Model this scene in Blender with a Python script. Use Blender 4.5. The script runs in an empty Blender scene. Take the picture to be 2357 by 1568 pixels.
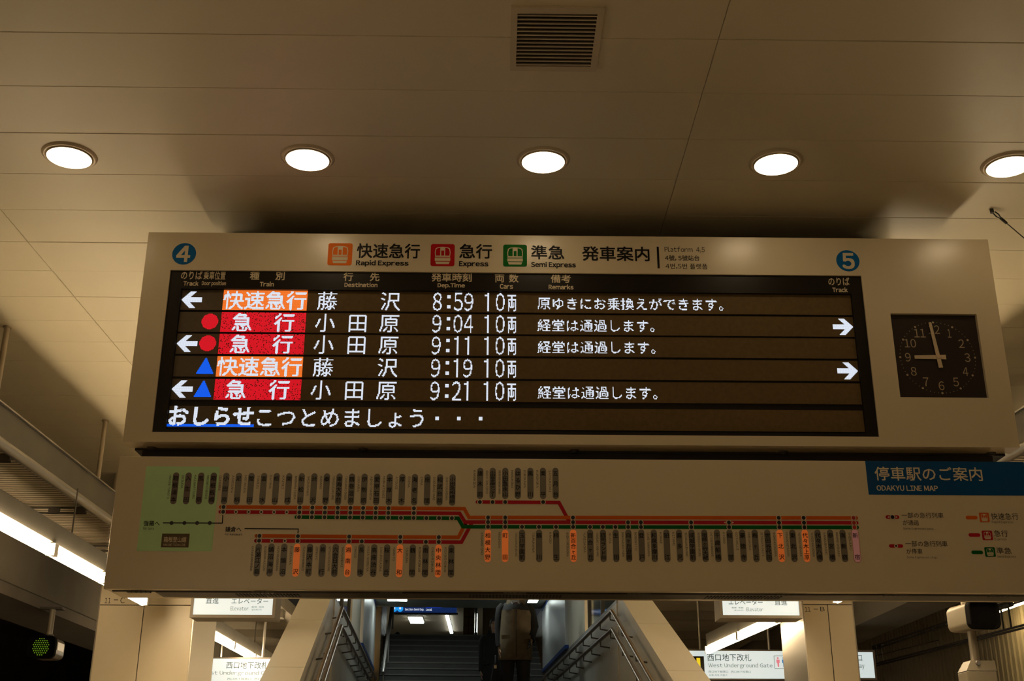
import bpy, bmesh, math, random
import numpy as np
from mathutils import Vector, Matrix

random.seed(7)
C = bpy.context.scene.collection
SC = bpy.context.scene
ZC = 1.6                      # eye height above the platform; all coordinates below are measured from the eye
IW, IH = 2357, 1568

# ------------------------------------------------------------------ camera
FPX, PITCH, YAW, ROLL = 2727.346, 0.3639386, 0.0137999, 0.0027182
def basis():
    f = np.array([math.sin(YAW)*math.cos(PITCH), math.cos(YAW)*math.cos(PITCH), math.sin(PITCH)])
    r = np.array([math.cos(YAW), -math.sin(YAW), 0.0]); u = np.cross(r, f)
    c, s = math.cos(ROLL), math.sin(ROLL)
    return c*r+s*u, -s*r+c*u, f
RV, UV, FV = basis()
cd = bpy.data.cameras.new('camera'); cam = bpy.data.objects.new('camera', cd); C.objects.link(cam)
cd.sensor_fit = 'HORIZONTAL'; cd.sensor_width = 36.0; cd.lens = 36.0*FPX/IW; cd.clip_end = 300; cd.clip_start = 0.05
M = Matrix.Identity(4)
for i in range(3):
    M[i][0], M[i][1], M[i][2] = RV[i], UV[i], -FV[i]
M[2][3] = ZC
cam.matrix_world = M
SC.camera = cam

# ------------------------------------------------------------------ world, exposure
w = bpy.data.worlds.new('world'); SC.world = w; w.use_nodes = True
w.node_tree.nodes['Background'].inputs[0].default_value = (0.9, 0.72, 0.5, 1)
w.node_tree.nodes['Background'].inputs[1].default_value = 0.016
SC.cycles.use_light_tree = False; SC.cycles.caustics_reflective = False; SC.cycles.caustics_refractive = False
SC.view_settings.view_transform = 'Standard'; SC.view_settings.look = 'None'
SC.view_settings.exposure = 0.0; SC.view_settings.gamma = 1.0; SC.view_settings.use_curve_mapping = False
WARM = (1.0, 0.76, 0.46)      # colour of the platform lamps
DOWN_E = 10.0                 # downlight lens
TUBE_E = 57.0                 # fluorescent tubes along the trays

# ------------------------------------------------------------------ helpers
def ray(px, py):
    return FV + (px-IW/2)/FPX*RV - (py-IH/2)/FPX*UV
def onY(px, py, Y):
    d = ray(px, py); return d*(Y/d[1])
def onZ(px, py, z):
    d = ray(px, py); return d*(z/d[2])
def onX(px, py, x):
    d = ray(px, py); return d*(x/d[0])
def srgb(r, g, b):
    f = lambda c: (c/255/12.92) if c/255 <= 0.04045 else ((c/255+0.055)/1.055)**2.4
    return (f(r), f(g), f(b))

MATS = {}
def mat(name, col, rough=0.5, metal=0.0, emit=None, es=0.0, noise=0.0, nscale=8.0, spec=0.5, bump=0.0, bscale=60.0, trans=0.0, alpha=1.0):
    if name in MATS: return MATS[name]
    m = bpy.data.materials.new(name); m.use_nodes = True
    nt = m.node_tree; b = nt.nodes['Principled BSDF']
    b.inputs['Base Color'].default_value = (*col, 1); b.inputs['Roughness'].default_value = rough
    b.inputs['Metallic'].default_value = metal; b.inputs['Specular IOR Level'].default_value = spec
    if trans: b.inputs['Transmission Weight'].default_value = trans
    if alpha < 1: b.inputs['Alpha'].default_value = alpha
    if emit:
        b.inputs['Emission Color'].default_value = (*emit, 1); b.inputs['Emission Strength'].default_value = es
    if noise or bump:
        tc = nt.nodes.new('ShaderNodeTexCoord')
    if noise:
        n = nt.nodes.new('ShaderNodeTexNoise'); n.inputs['Scale'].default_value = nscale; n.inputs['Detail'].default_value = 4
        nt.links.new(tc.outputs['Object'], n.inputs['Vector'])
        r = nt.nodes.new('ShaderNodeValToRGB')
        r.color_ramp.elements[0].position = 0.3; r.color_ramp.elements[1].position = 0.7
        r.color_ramp.elements[0].color = (*[c*(1-noise) for c in col], 1)
        r.color_ramp.elements[1].color = (*[min(1, c*(1+noise)) for c in col], 1)
        nt.links.new(n.outputs['Fac'], r.inputs['Fac']); nt.links.new(r.outputs['Color'], b.inputs['Base Color'])
    if bump:
        n2 = nt.nodes.new('ShaderNodeTexNoise'); n2.inputs['Scale'].default_value = bscale
        nt.links.new(tc.outputs['Object'], n2.inputs['Vector'])
        bp = nt.nodes.new('ShaderNodeBump'); bp.inputs['Strength'].default_value = bump; bp.inputs['Distance'].default_value = 0.01
        nt.links.new(n2.outputs['Fac'], bp.inputs['Height']); nt.links.new(bp.outputs['Normal'], b.inputs['Normal'])
    MATS[name] = m; return m

ROOT = {}                      # object name -> eye-relative location of its root
def tag(o, label=None, cat=None, group=None, kind=None):
    if label: o['label'] = label
    if cat: o['category'] = cat
    if group: o['group'] = group
    if kind: o['kind'] = kind
    return o
def empty(name, loc, label=None, cat=None, group=None, kind=None):
    o = bpy.data.objects.new(name, None); C.objects.link(o); o.empty_display_size = 0.1
    o.location = (loc[0], loc[1], loc[2]+ZC); ROOT[o.name] = np.array(loc, float)
    return tag(o, label, cat, group, kind)

class MB:
    def __init__(s): s.v = []; s.f = []; s.m = []; s.sm = []
    def add(s, vs, fs, mi=0, smooth=False):
        n = len(s.v); s.v += [tuple(map(float, p)) for p in vs]
        for f in fs: s.f.append([i+n for i in f]); s.m.append(mi); s.sm.append(smooth)
        return s
    def box(s, lo, hi, mi=0):
        x0, y0, z0 = lo; x1, y1, z1 = hi
        return s.add([(x0,y0,z0),(x1,y0,z0),(x1,y1,z0),(x0,y1,z0),(x0,y0,z1),(x1,y0,z1),(x1,y1,z1),(x0,y1,z1)],
                     [(0,3,2,1),(4,5,6,7),(0,1,5,4),(1,2,6,5),(2,3,7,6),(3,0,4,7)], mi)
    def hexa(s, p, mi=0):      # 8 corners: bottom ring 0-3, top ring 4-7
        return s.add(p, [(0,3,2,1),(4,5,6,7),(0,1,5,4),(1,2,6,5),(2,3,7,6),(3,0,4,7)], mi)
    def prism(s, pts, yf, th, mi=0):   # outline in x,z; front face at yf facing the viewer
        n = len(pts)
        v = [(x, yf, z) for x, z in pts]+[(x, yf+th, z) for x, z in pts]
        fs = [tuple(range(n)), tuple(range(2*n-1, n-1, -1))]
        fs += [(i, (i+1) % n, n+(i+1) % n, n+i) for i in range(n)]
        return s.add(v, fs, mi)
    def flat(s, pts, y, mi=0):
        return s.add([(x, y, z) for x, z in pts], [tuple(range(len(pts)))], mi)
    def tube(s, path, r, n=8, mi=0, caps=True, smooth=True):
        P = [Vector(p) for p in path]; rings = []
        rr = r if isinstance(r, (list, tuple)) else [r]*len(P)
        for i, p in enumerate(P):
            t = (P[min(i+1, len(P)-1)]-P[max(i-1, 0)]).normalized()
            if i == 0:
                a = t.cross(Vector((0, 0, 1))) if abs(t.z) < .9 else t.cross(Vector((0, 1, 0)))
            else: a = a-t*a.dot(t)
            a.normalize(); b2 = t.cross(a)
            rings.append([p+(a*math.cos(2*math.pi*k/n)+b2*math.sin(2*math.pi*k/n))*rr[i] for k in range(n)])
        v = [q for ring in rings for q in ring]; fs = []
        for i in range(len(P)-1):
            for k in range(n):
                fs.append((i*n+k, i*n+(k+1) % n, (i+1)*n+(k+1) % n, (i+1)*n+k))
        s.add(v, fs, mi, smooth)
        if caps:
            s.add(rings[0], [tuple(range(n))], mi); s.add(rings[-1], [tuple(range(n-1, -1, -1))], mi)
        return s
    def loft(s, rings, mi=0, smooth=True, caps=True):
        n = len(rings[0]); v = [q for r in rings for q in r]; fs = []
        for i in range(len(rings)-1):
            for k in range(n):
                fs.append((i*n+k, i*n+(k+1) % n, (i+1)*n+(k+1) % n, (i+1)*n+k))
        s.add(v, fs, mi, smooth)
        if caps:
            s.add(rings[0], [tuple(range(n-1, -1, -1))], mi); s.add(rings[-1], [tuple(range(n))], mi)
        return s
    def xf(s, fn): s.v = [tuple(fn(np.array(p))) for p in s.v]; return s
    def build(s, name, mats, parent=None, bevel=0.0, fix=True):
        if not isinstance(mats, (list, tuple)): mats = [mats]
        off = ROOT[parent.name] if parent is not None else None
        if off is None:
            a = np.array(s.v); off = np.array([(a[:,0].min()+a[:,0].max())/2, (a[:,1].min()+a[:,1].max())/2, a[:,2].min()])
        me = bpy.data.meshes.new(name)
        me.from_pydata([(x-off[0], y-off[1], z-off[2]) for x, y, z in s.v], [], s.f)
        for m_ in mats: me.materials.append(m_)
        me.polygons.foreach_set('material_index', s.m); me.polygons.foreach_set('use_smooth', s.sm)
        if fix:
            bm = bmesh.new(); bm.from_mesh(me); bmesh.ops.recalc_face_normals(bm, faces=bm.faces); bm.to_mesh(me); bm.free()
        me.update()
        o = bpy.data.objects.new(name, me); C.objects.link(o)
        if parent is not None: o.parent = parent
        else: o.location = (off[0], off[1], off[2]+ZC)
        ROOT[o.name] = off
        if bevel:
            bv = o.modifiers.new('bevel', 'BEVEL'); bv.width = bevel; bv.segments = 2; bv.limit_method = 'ANGLE'
        return o

def circle(cx, cz, r, n=24, rz=None):
    rz = rz or r
    return [(cx+r*math.cos(2*math.pi*k/n), cz+rz*math.sin(2*math.pi*k/n)) for k in range(n)]
def rrect(x0, x1, z0, z1, r, n=4):
    o = []
    for cx, cz, a0 in ((x1-r, z1-r, 0), (x0+r, z1-r, 90), (x0+r, z0+r, 180), (x1-r, z0+r, 270)):
        for k in range(n+1):
            a = math.radians(a0+90*k/n); o.append((cx+r*math.cos(a), cz+r*math.sin(a)))
    return o
def stroke(pts, wd):            # mitred polyline outline
    P = [np.array(p, float) for p in pts]; L = []; R = []
    for i, p in enumerate(P):
        d0 = P[i]-P[i-1] if i else P[1]-P[0]; d1 = P[i+1]-P[i] if i < len(P)-1 else d0
        d0 = d0/np.linalg.norm(d0); d1 = d1/np.linalg.norm(d1)
        n0 = np.array([-d0[1], d0[0]]); n1 = np.array([-d1[1], d1[0]]); m = n0+n1; m = m/(m@n0) if abs(m@n0) > .2 else n0
        L.append(p+m*wd/2); R.append(p-m*wd/2)
    return L, R
def stroke_mesh(mb, pts, wd, y, mi=0, th=0.0):
    L, R = stroke(pts, wd)
    for i in range(len(L)-1):
        q = [tuple(L[i]), tuple(L[i+1]), tuple(R[i+1]), tuple(R[i])]
        mb.prism(q, y, th, mi) if th else mb.flat(q, y, mi)

# ---- lettering: outlines of the built-in font, cached
_fc = bpy.data.curves.new('type', 'FONT'); _fo = bpy.data.objects.new('type', _fc)
TX = {}
def glyph(s, off=0.0, res=2):
    k = (s, off, res)
    if k not in TX:
        _fc.body = s; _fc.offset = off; _fc.resolution_u = res
        m = bpy.data.meshes.new_from_object(_fo)
        v = np.array([p.co[:2] for p in m.vertices]).reshape(-1, 2); t = [tuple(p.vertices) for p in m.polygons]
        bpy.data.meshes.remove(m); TX[k] = (v, t)
    return TX[k]
ALPHA = '。々うえおがきこごしすせつでとにのはばひへまめゆょらりるエケセタドノベラレンヶー一上下世丘両中乗五代伊会位倉停備先入八六内列別刻前勢北千南厚原参口台合名向和唐善喜園地城堂売多大央学宮宿富寺小山岸島川巻師幡平座強後徳快急愛成戸換摩改数新日時月木本札東松板林柄柿栗栢根案桜梅梯检検模橋武歳水永江沢沼泉海渋温湘湯準瀬片狛玉生田甲电町発登百直相石祖票祭秦種站箱経線置羅老考船蔵藤號螢行西見読谷豪足車通速進遊過部野鎌長開間電風駅高鵠鶴黒'
def preload(chars, off, res):          # one evaluation for a whole alphabet of one-em-wide characters, then split by column
    v, t = glyph(chars, off, res); col = {}
    for f in t: col.setdefault(int(v[list(f), 0].mean()), []).append(f)
    for k, c in enumerate(chars):
        fs = col.get(k)
        if not fs: continue
        ids = sorted({q for f in fs for q in f}); m = {q: n for n, q in enumerate(ids)}
        TX[(c, off, res)] = (v[ids]-np.array([k, 0.0]), [tuple(m[q] for q in f) for f in fs])
preload(ALPHA, 0.0, 2); preload(''.join(chr(ord(c)+0xFEE0) for c in 'ABCDEFGHIJKLMNOPRSTUVWYZacdefghiklmnoprstuvxy0123456789.,-'), 0.0, 2)
preload('快速急行', .012, 2); preload('おしらせ', .028, 2); preload('こつとめましょう', .004, 2)
preload('０１２３４５６７８９', 0.0, 5)
def txt(s, off=0.0, res=2):
    """a line of lettering; Latin letters take the grotesque shapes of the full-width forms, set close"""
    if res not in (2, 5): res = 2
    if len(s) == 1 and not 33 <= ord(s) < 127: return glyph(s, off, res)
    V = []; T = []; x = 0.0; n = 0
    for c in s:
        if c == ' ': x += .28; continue
        wide = not 33 <= ord(c) < 127
        v, t = glyph(c if wide else chr(ord(c)+0xFEE0), off, res)
        v = v.copy(); w0, w1 = v[:,0].min(), v[:,0].max()
        if wide: V.append(v+np.array([x, 0])); adv = .92 if 0xAC00 <= ord(c) <= 0xD7A3 else 1.0
        else:
            k = .45 if c == '-' else (.92 if c.isupper() else 1.0)
            v[:,0] = (v[:,0]-w0)*k+.045; V.append(v+np.array([x, 0])); adv = (w1-w0)*k+.09
        T += [tuple(q+n for q in f) for f in t]; n += len(v); x += adv
    return np.concatenate(V), T
def put_text(mb, s, x0, x1, z0, z1, y, off=0.0, mi=0, rot=False, res=2):
    v, t = txt(s, 0.0, res)
    lo = v.min(0); hi = v.max(0); em = hi-lo; u = (v-lo)/em
    if rot:   # reads downwards
        P = np.stack([x0+u[:,1]*(x1-x0), z1-u[:,0]*(z1-z0)], 1); ex, ez = (x1-x0)/em[1], (z1-z0)/em[0]
    else:
        P = np.stack([x0+u[:,0]*(x1-x0), z0+u[:,1]*(z1-z0)], 1); ex, ez = (x1-x0)/em[0], (z1-z0)/em[1]
    strikes = [(0, 0)] if off <= 0 else [(-off, -off), (off, -off), (-off, off), (off, off)]
    for k, (dx, dz) in enumerate(strikes):
        mb.add([(a+dx*ex, y-k*2e-5, b+dz*ez) for a, b in P], t, mi)
def label_px(mb, s, x0, y0, x1, y1, Y, off=0.0, mi=0, res=2):
    a = onY(x0, (y0+y1)/2, Y)[0]; b = onY(x1, (y0+y1)/2, Y)[0]
    t = onY((x0+x1)/2, y0, Y)[2]; d = onY((x0+x1)/2, y1, Y)[2]
    put_text(mb, s, a, b, d, t, Y, off, mi, res=res)

# ------------------------------------------------------------------ materials
CREAM = (0.71, 0.63, 0.455)
m_ceil = mat('ceiling_paint', CREAM, 0.42, noise=0.02, nscale=1.5, spec=0.35)
m_gap = mat('ceiling_joint', (0.16, 0.12, 0.07), 0.9)
m_board = mat('board_paint', (0.76, 0.65, 0.455), 0.27, noise=0.012, nscale=6, spec=0.55)
m_black = mat('black_bezel', (0.012, 0.009, 0.006), 0.35, spec=0.3)
m_dark = mat('dark_steel', (0.02, 0.016, 0.011), 0.6)
m_ink = mat('black_ink', (0.012, 0.010, 0.008), 0.5, spec=0.2)
m_inkgrey = mat('grey_ink', (0.05, 0.042, 0.032), 0.6, spec=0.2)
m_beigeink = mat('beige_ink', (0.80, 0.68, 0.47), 0.5, spec=0.2)
m_floor = mat('platform_floor', (0.70, 0.63, 0.52), 0.45, noise=0.08, nscale=3)
m_metal = mat('brushed_steel', (0.42, 0.40, 0.37), 0.38, metal=0.85, noise=0.06, nscale=3)
m_galv = mat('galvanised_steel', (0.125, 0.115, 0.095), 0.5, metal=0.3, noise=0.1, nscale=4)
m_darkgalv = mat('dark_galvanised_steel', (0.085, 0.075, 0.058), 0.6, metal=0.2, noise=0.12, nscale=5)
m_white = mat('white_enamel', (0.85, 0.80, 0.70), 0.35)
m_led = mat('led_panel_brown', (0.150, 0.098, 0.040), 0.6, noise=0.10, nscale=40, spec=0.15, bump=0.0)
m_ledgrey = mat('led_panel_grey', (0.150, 0.115, 0.075), 0.6, noise=0.06, nscale=40, spec=0.15)
def led(name, c, e=1.0): return mat(name, (0.02, 0.02, 0.02), 0.5, emit=c, es=e)
LAMPS = ('downlight_lens', 'fluorescent_tube', 'cool_tube', 'yellow_diffuser')
m_lw = led('led_white', (0.80, 0.87, 1.0), 1.05)
m_lr = led('led_red', (0.80, 0.004, 0.018), 0.95)
m_lo = led('led_orange', (1.0, 0.20, 0.025), 1.05)
m_lb = led('led_blue', (0.0, 0.12, 0.95), 1.0)
m_lens = mat('downlight_lens', (0.9, 0.9, 0.9), 0.4, emit=WARM, es=DOWN_E)
m_tube = mat('fluorescent_tube', (0.9, 0.9, 0.9), 0.4, emit=WARM, es=TUBE_E)

# ================================================================== SETTING
H = 3.26                                   # ceiling above the eye
YJ0, YP = 4.62, 0.4485                     # ceiling joints
XJ0, XP = -2.986, 4.003
fl = MB().box((-5.0, -8, -1.9), (5.0, 45, -1.6)).build('floor', m_floor); tag(fl, 'pale platform floor below the frame', kind='structure')
m_track = mat('track_bed', (0.035, 0.03, 0.025), 0.9, noise=0.2, nscale=6)
t = MB().box((-14, -8, -3.0), (-5.02, 45, -2.7)).box((5.02, -8, -3.0), (14, 45, -2.7)).build('floor_track_bed', m_track); tag(t, kind='structure')
ceil = MB().box((-4.9, -8, H+0.016), (5.0, 18.2, H+0.12)).build('ceiling', m_gap); tag(ceil, 'cream ceiling of long metal panels', kind='structure')
# the panels, each a piece of its own
G = 0.0024
def panel_mesh(x0, x1):
    mb = MB(); hx = (x1-x0)/2-G/2; hy = YP/2-G/2
    b = 0.0025
    mb.loft([[(-hx+b,-hy+b,0),(hx-b,-hy+b,0),(hx-b,hy-b,0),(-hx+b,hy-b,0)], [(-hx,-hy,b),(hx,-hy,b),(hx,hy,b),(-hx,hy,b)],
             [(-hx,-hy,.014),(hx,-hy,.014),(hx,hy,.014),(-hx,hy,.014)]], 0, False)
    me = bpy.data.meshes.new('panel'); me.from_pydata(mb.v, [], mb.f); me.materials.append(m_ceil)
    bm = bmesh.new(); bm.from_mesh(me); bmesh.ops.recalc_face_normals(bm, faces=bm.faces); bm.to_mesh(me); bm.free(); return me
PM = {}
def panel(x0, x1, y):
    k = (round(x0, 2), round(x1, 2))
    if k not in PM: PM[k] = panel_mesh(x0, x1)
    o = bpy.data.objects.new('ceiling_panel', PM[k]); C.objects.link(o); o.parent = ceil
    dz = random.uniform(-0.0012, 0.0012)
    r = ROOT['ceiling']; o.location = ((x0+x1)/2-r[0], y-r[1], H+dz-r[2])
for k in range(-18, 31):
    y = YJ0+YP*(k+0.5)
    xs = [-4.9, XJ0, XJ0+XP, 5.0] if y < 9.0 else [-4.9, XJ0+1.2-XP*0.3, XJ0+XP*0.7, 5.0]
    for a, b in zip(xs[:-1], xs[1:]): panel(a, b, y)

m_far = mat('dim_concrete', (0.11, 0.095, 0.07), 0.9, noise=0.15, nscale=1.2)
m_fardark = mat('dark_concrete', (0.10, 0.083, 0.062), 0.9, noise=0.2, nscale=1.0)  # dark concrete with random tone, for walls and track slabs
m_rib = mat('ribbed_cladding', (0.46, 0.41, 0.30), 0.6, noise=0.05, nscale=1)
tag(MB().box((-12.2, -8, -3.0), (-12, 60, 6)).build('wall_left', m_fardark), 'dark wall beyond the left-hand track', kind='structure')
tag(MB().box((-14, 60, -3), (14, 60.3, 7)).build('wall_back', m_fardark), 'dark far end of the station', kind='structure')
tag(MB().box((-14, -8.3, -3), (14, -8, 7)).build('wall_front', m_far), 'wall behind the viewer', kind='structure')
for nm, a, b in (('ceiling_track_left', -12, -5.6), ('ceiling_track_right', 5.6, 12)):
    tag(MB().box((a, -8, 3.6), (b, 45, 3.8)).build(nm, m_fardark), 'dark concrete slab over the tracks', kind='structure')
# edge beams under the slabs
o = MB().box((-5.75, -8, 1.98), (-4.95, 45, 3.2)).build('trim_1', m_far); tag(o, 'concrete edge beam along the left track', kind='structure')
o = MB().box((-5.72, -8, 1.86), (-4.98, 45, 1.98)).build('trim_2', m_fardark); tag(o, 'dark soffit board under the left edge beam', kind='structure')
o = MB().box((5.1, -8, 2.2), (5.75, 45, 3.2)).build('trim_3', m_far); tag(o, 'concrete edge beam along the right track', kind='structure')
# ribbed wall on the right
mb = MB(); n = 170; y0, y1, X = 9.0, 40.0, 8.4
yy = [y0+(y1-y0)*k/n for k in range(n+1)]
for k in range(n):
    a, b = yy[k], yy[k+1]; m1 = a+(b-a)*.55
    mb.add([(X,a,-3),(X,m1,-3),(X,m1,3.6),(X,a,3.6)], [(0,1,2,3)]); mb.add([(X+.05,m1,-3),(X+.05,b,-3),(X+.05,b,3.6),(X+.05,m1,3.6)], [(0,1,2,3)])
    mb.add([(X,m1,-3),(X+.05,m1,-3),(X+.05,m1,2.75),(X,m1,3.6)], [(0,1,2,3)]); mb.add([(X,b,-3),(X+.05,b,-3),(X+.05,b,3.6),(X,b,3.6)], [(0,1,2,3)])
wr = mb.build('wall_right', m_rib, fix=False); tag(wr, 'ribbed metal cladding beyond the right-hand track', kind='structure')
MB().box((X+.06, -8, -3), (X+.3, 45, 3.6)).build('wall_core', m_far, wr)
# lower ceiling behind the columns
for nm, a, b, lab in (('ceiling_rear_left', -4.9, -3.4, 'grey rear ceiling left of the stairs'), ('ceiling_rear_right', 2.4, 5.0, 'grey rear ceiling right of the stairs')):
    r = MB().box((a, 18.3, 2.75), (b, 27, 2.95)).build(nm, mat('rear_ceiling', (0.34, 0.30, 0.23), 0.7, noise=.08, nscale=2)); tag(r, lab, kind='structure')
    for k in range(3):
        MB().box((a+.02, 19.5+k*2.6, 2.62), (b-.02, 19.75+k*2.6, 2.75)).build('cross_beam', mat('rear_beam', (0.24, 0.21, 0.16), 0.7), r)

# ================================================================== DOWNLIGHTS
m_trim = mat('downlight_trim', (0.62, 0.52, 0.36), 0.35)
def downlight(x, y, label, group):
    t = empty('downlight', (x, y, H-0.03), label, 'light', group)
    prof = [(0.121, -0.004), (0.128, -0.012), (0.136, -0.012), (0.147, -0.004), (0.149, 0.001)]
    n = 40
    mb = MB(); mb.loft([[(x+r*math.cos(2*math.pi*k/n), y+r*math.sin(2*math.pi*k/n), H+z) for k in range(n)] for r, z in prof], 0, True, False)
    mb.build('trim_ring', m_trim, t)
    mb = MB(); rings = []
    for r, z in ((0.121, 0.0), (0.121, -0.016), (0.118, -0.018)):
        rings.append([(x+r*math.cos(2*math.pi*k/n), y+r*math.sin(2*math.pi*k/n), H+z) for k in range(n)])
    mb.loft(rings, 0, True, False); mb.build('lens_rim', m_trim, t)
    MB().loft([[(x+r*math.cos(2*math.pi*k/n), y+r*math.sin(2*math.pi*k/n), H+z) for k in range(n)] for r, z in ((0.1185, -0.017), (0.1175, -0.019))], 0, False, True).build('lens', m_lens, t)
LX = [-2.352, -1.048, 0.249, 1.536, 2.83]
names = ['leftmost', 'second from left', 'middle', 'second from right', 'rightmost']
for x, nme in zip(LX, names):
    downlight(x, 5.752, 'round flush ceiling downlight, %s of the five above the departure board' % nme, 'downlights in the ceiling row')
for yr, nm in ((1.3, 'added for light nearer than the vent'), (10.2, 'added for light behind the board')):  # both rows are out of view, added to light the floor
    for x, nme in zip(LX, names): downlight(x, yr, 'round ceiling downlight, %s of the row %s' % (nme, nm), 'downlights of the row %s' % nm)

# ================================================================== CEILING VENT
vt = empty('air_vent', (0.262, 4.63, H-0.02), 'square slatted air vent in the ceiling above the departure board', 'vent')
m_vent = mat('vent_paint', (0.60, 0.51, 0.36), 0.5)
mb = MB(); xo0, xo1, yo0, yo1 = 0.054, 0.470, 4.380, 4.876; xi0, xi1, yi0, yi1 = 0.082, 0.440, 4.424, 4.836
zt, zb = H+0.002, H-0.012
for a, b, c, d in ((xo0, xo1, yo0, yi0), (xo0, xo1, yi1, yo1), (xo0, xi0, yi0, yi1), (xi1, xo1, yi0, yi1)): mb.box((a, c, zb), (b, d, zt))
mb.build('vent_frame', m_vent, vt)
MB().box((xi0, yi0, H-0.0005), (xi1, yi1, H+0.001)).build('vent_shade_plate', mat('vent_shade', (0.03, 0.022, 0.012), 0.9), vt)  # flat dark plate, its colour stands for the shade of a hollow
for k in range(14):
    y = yi0+(yi1-yi0)*(k+0.55)/14
    MB().hexa([(xi0, y-.003, zb+.001), (xi1, y-.003, zb+.001), (xi1, y+.004, zb+.001), (xi0, y+.004, zb+.001),
               (xi0, y+.001, zt-.003), (xi1, y+.001, zt-.003), (xi1, y+.006, zt-.003), (xi0, y+.006, zt-.003)]).build('slat', m_vent, vt)

# ================================================================== DEPARTURE BOARD
D = 6.30
BX0, BX1, BZ0, BZ1 = -2.046, 2.9015, 1.789, 3.063
brd = empty('departure_board', (0.43, 6.5, BZ0), 'long cream departure board with coloured LED train rows hung from the ceiling', 'display board')
def plate(mb, x0, x1, z0, z1, holes, y0, y1, mi=0):
    xs = sorted({x0, x1, *[h[0] for h in holes], *[h[1] for h in holes]}); zs = sorted({z0, z1, *[h[2] for h in holes], *[h[3] for h in holes]})
    def solid(i, j):
        if i < 0 or j < 0 or i >= len(xs)-1 or j >= len(zs)-1: return False
        cx, cz = (xs[i]+xs[i+1])/2, (zs[j]+zs[j+1])/2
        return not any(h[0] < cx < h[1] and h[2] < cz < h[3] for h in holes)
    for i in range(len(xs)-1):
        for j in range(len(zs)-1):
            if not solid(i, j): continue
            a, b, c, d = xs[i], xs[i+1], zs[j], zs[j+1]
            mb.add([(a,y0,c),(b,y0,c),(b,y0,d),(a,y0,d)], [(0,1,2,3)], mi); mb.add([(a,y1,c),(b,y1,c),(b,y1,d),(a,y1,d)], [(3,2,1,0)], mi)
            if not solid(i-1, j): mb.add([(a,y0,c),(a,y0,d),(a,y1,d),(a,y1,c)], [(0,1,2,3)], mi)
            if not solid(i+1, j): mb.add([(b,y0,c),(b,y1,c),(b,y1,d),(b,y0,d)], [(0,1,2,3)], mi)
            if not solid(i, j-1): mb.add([(a,y0,c),(a,y1,c),(b,y1,c),(b,y0,c)], [(0,1,2,3)], mi)
            if not solid(i, j+1): mb.add([(a,y0,d),(b,y0,d),(b,y1,d),(a,y1,d)], [(0,1,2,3)], mi)
def mid(*ps): return sum(ps)/len(ps)
# display opening (bezel) and clock opening on the front plane
dTL, dTR, dBR, dBL = onY(392.7, 619.7, D), onY(1982, 636, D), onY(2025, 1006, D), onY(349, 994, D)
DX0, DX1, DZ0, DZ1 = mid(dTL[0], dBL[0]), mid(dTR[0], dBR[0]), mid(dBL[2], dBR[2]), mid(dTL[2], dTR[2])
cTL, cTR, cBR, cBL = onY(2049, 721.5, D), onY(2247, 723, D), onY(2276.4, 916, D), onY(2073, 914.4, D)
CX0, CX1, CZ0, CZ1 = mid(cTL[0], cBL[0]), mid(cTR[0], cBR[0]), mid(cBL[2], cBR[2]), mid(cTL[2], cTR[2])
mb = MB(); plate(mb, BX0, BX1, BZ0, BZ1, [(DX0, DX1, DZ0, DZ1), (CX0, CX1, CZ0, CZ1)], D, D+0.05)
for a, b, c, d in ((BX0, BX1, BZ0, BZ0+.02), (BX0, BX1, BZ1-.02, BZ1), (BX0, BX0+.02, BZ0+.02, BZ1-.02), (BX1-.02, BX1, BZ0+.02, BZ1-.02)):
    mb.box((a, D+.05, c), (b, D+.13, d))
mb.build('housing', m_board, brd, fix=False)
MB().box((BX0+.02, D+.06, BZ0+.021), (BX1-.02, D+.42, BZ1-.021)).build('rear_case', m_dark, brd)
MB().box((BX0+.07, D+.14, BZ0-.082), (BX1-.10, D+.40, BZ0+.02)).build('neck', m_dark, brd)
MB().box((BX0+.03, D+.131, BZ0-.012), (BX1-.03, D+.42, BZ0+.02)).build('base_tray', m_dark, brd)  # near-black neck and base: shade of the unlit underside put into the colour
for px in (347, 835, 1322, 1803, 2282):
    x = onY(px, 1030, D+.10)[0]
    mb = MB(); mb.tube([(x, D+.115, BZ0+.004), (x, D+.115, BZ0-.010)], [.028, .022], 16); mb.tube([(x, D+.115, BZ0-.008), (x, D+.115, BZ0-.016)], .013, 6)
    mb.build('bolt', m_darkgalv, brd)
for x in (-1.6, -0.1, 1.4, 2.5):
    MB().tube([(x, D+.53, BZ1-.2), (x, D+.53, H+.02)], .022, 10).build('hanger_post', m_dark, brd)
MB().box((-1.72, D+.425, BZ1-.1), (2.46, D+.50, H-.004)).build('gap_light_block', m_dark, brd)  # unseen box closing the gap, added to block light from behind
# black bezel with the LED window
BZY = D+0.012
LYP = D+0.030
l0, l1 = onY(415.6, 664.3, BZY), onY(1960, 676.7, BZY); l2, l3 = onY(1994.6, 997, BZY), onY(383, 989, BZY)
LX0, LX1, LZ0, LZ1 = mid(l0[0], l3[0]), mid(l1[0], l2[0]), mid(l2[2], l3[2]), mid(l0[2], l1[2])
mb = MB(); plate(mb, DX0+.0005, DX1-.0005, DZ0+.0005, DZ1-.0005, [(LX0, LX1, LZ0, LZ1)], BZY, D+0.045)
bez = mb.build('bezel', m_black, brd, fix=False)
MB().box((LX0, D+.040, LZ0), (LX1, D+.046, LZ1)).build('display_back', m_black, brd)
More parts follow.
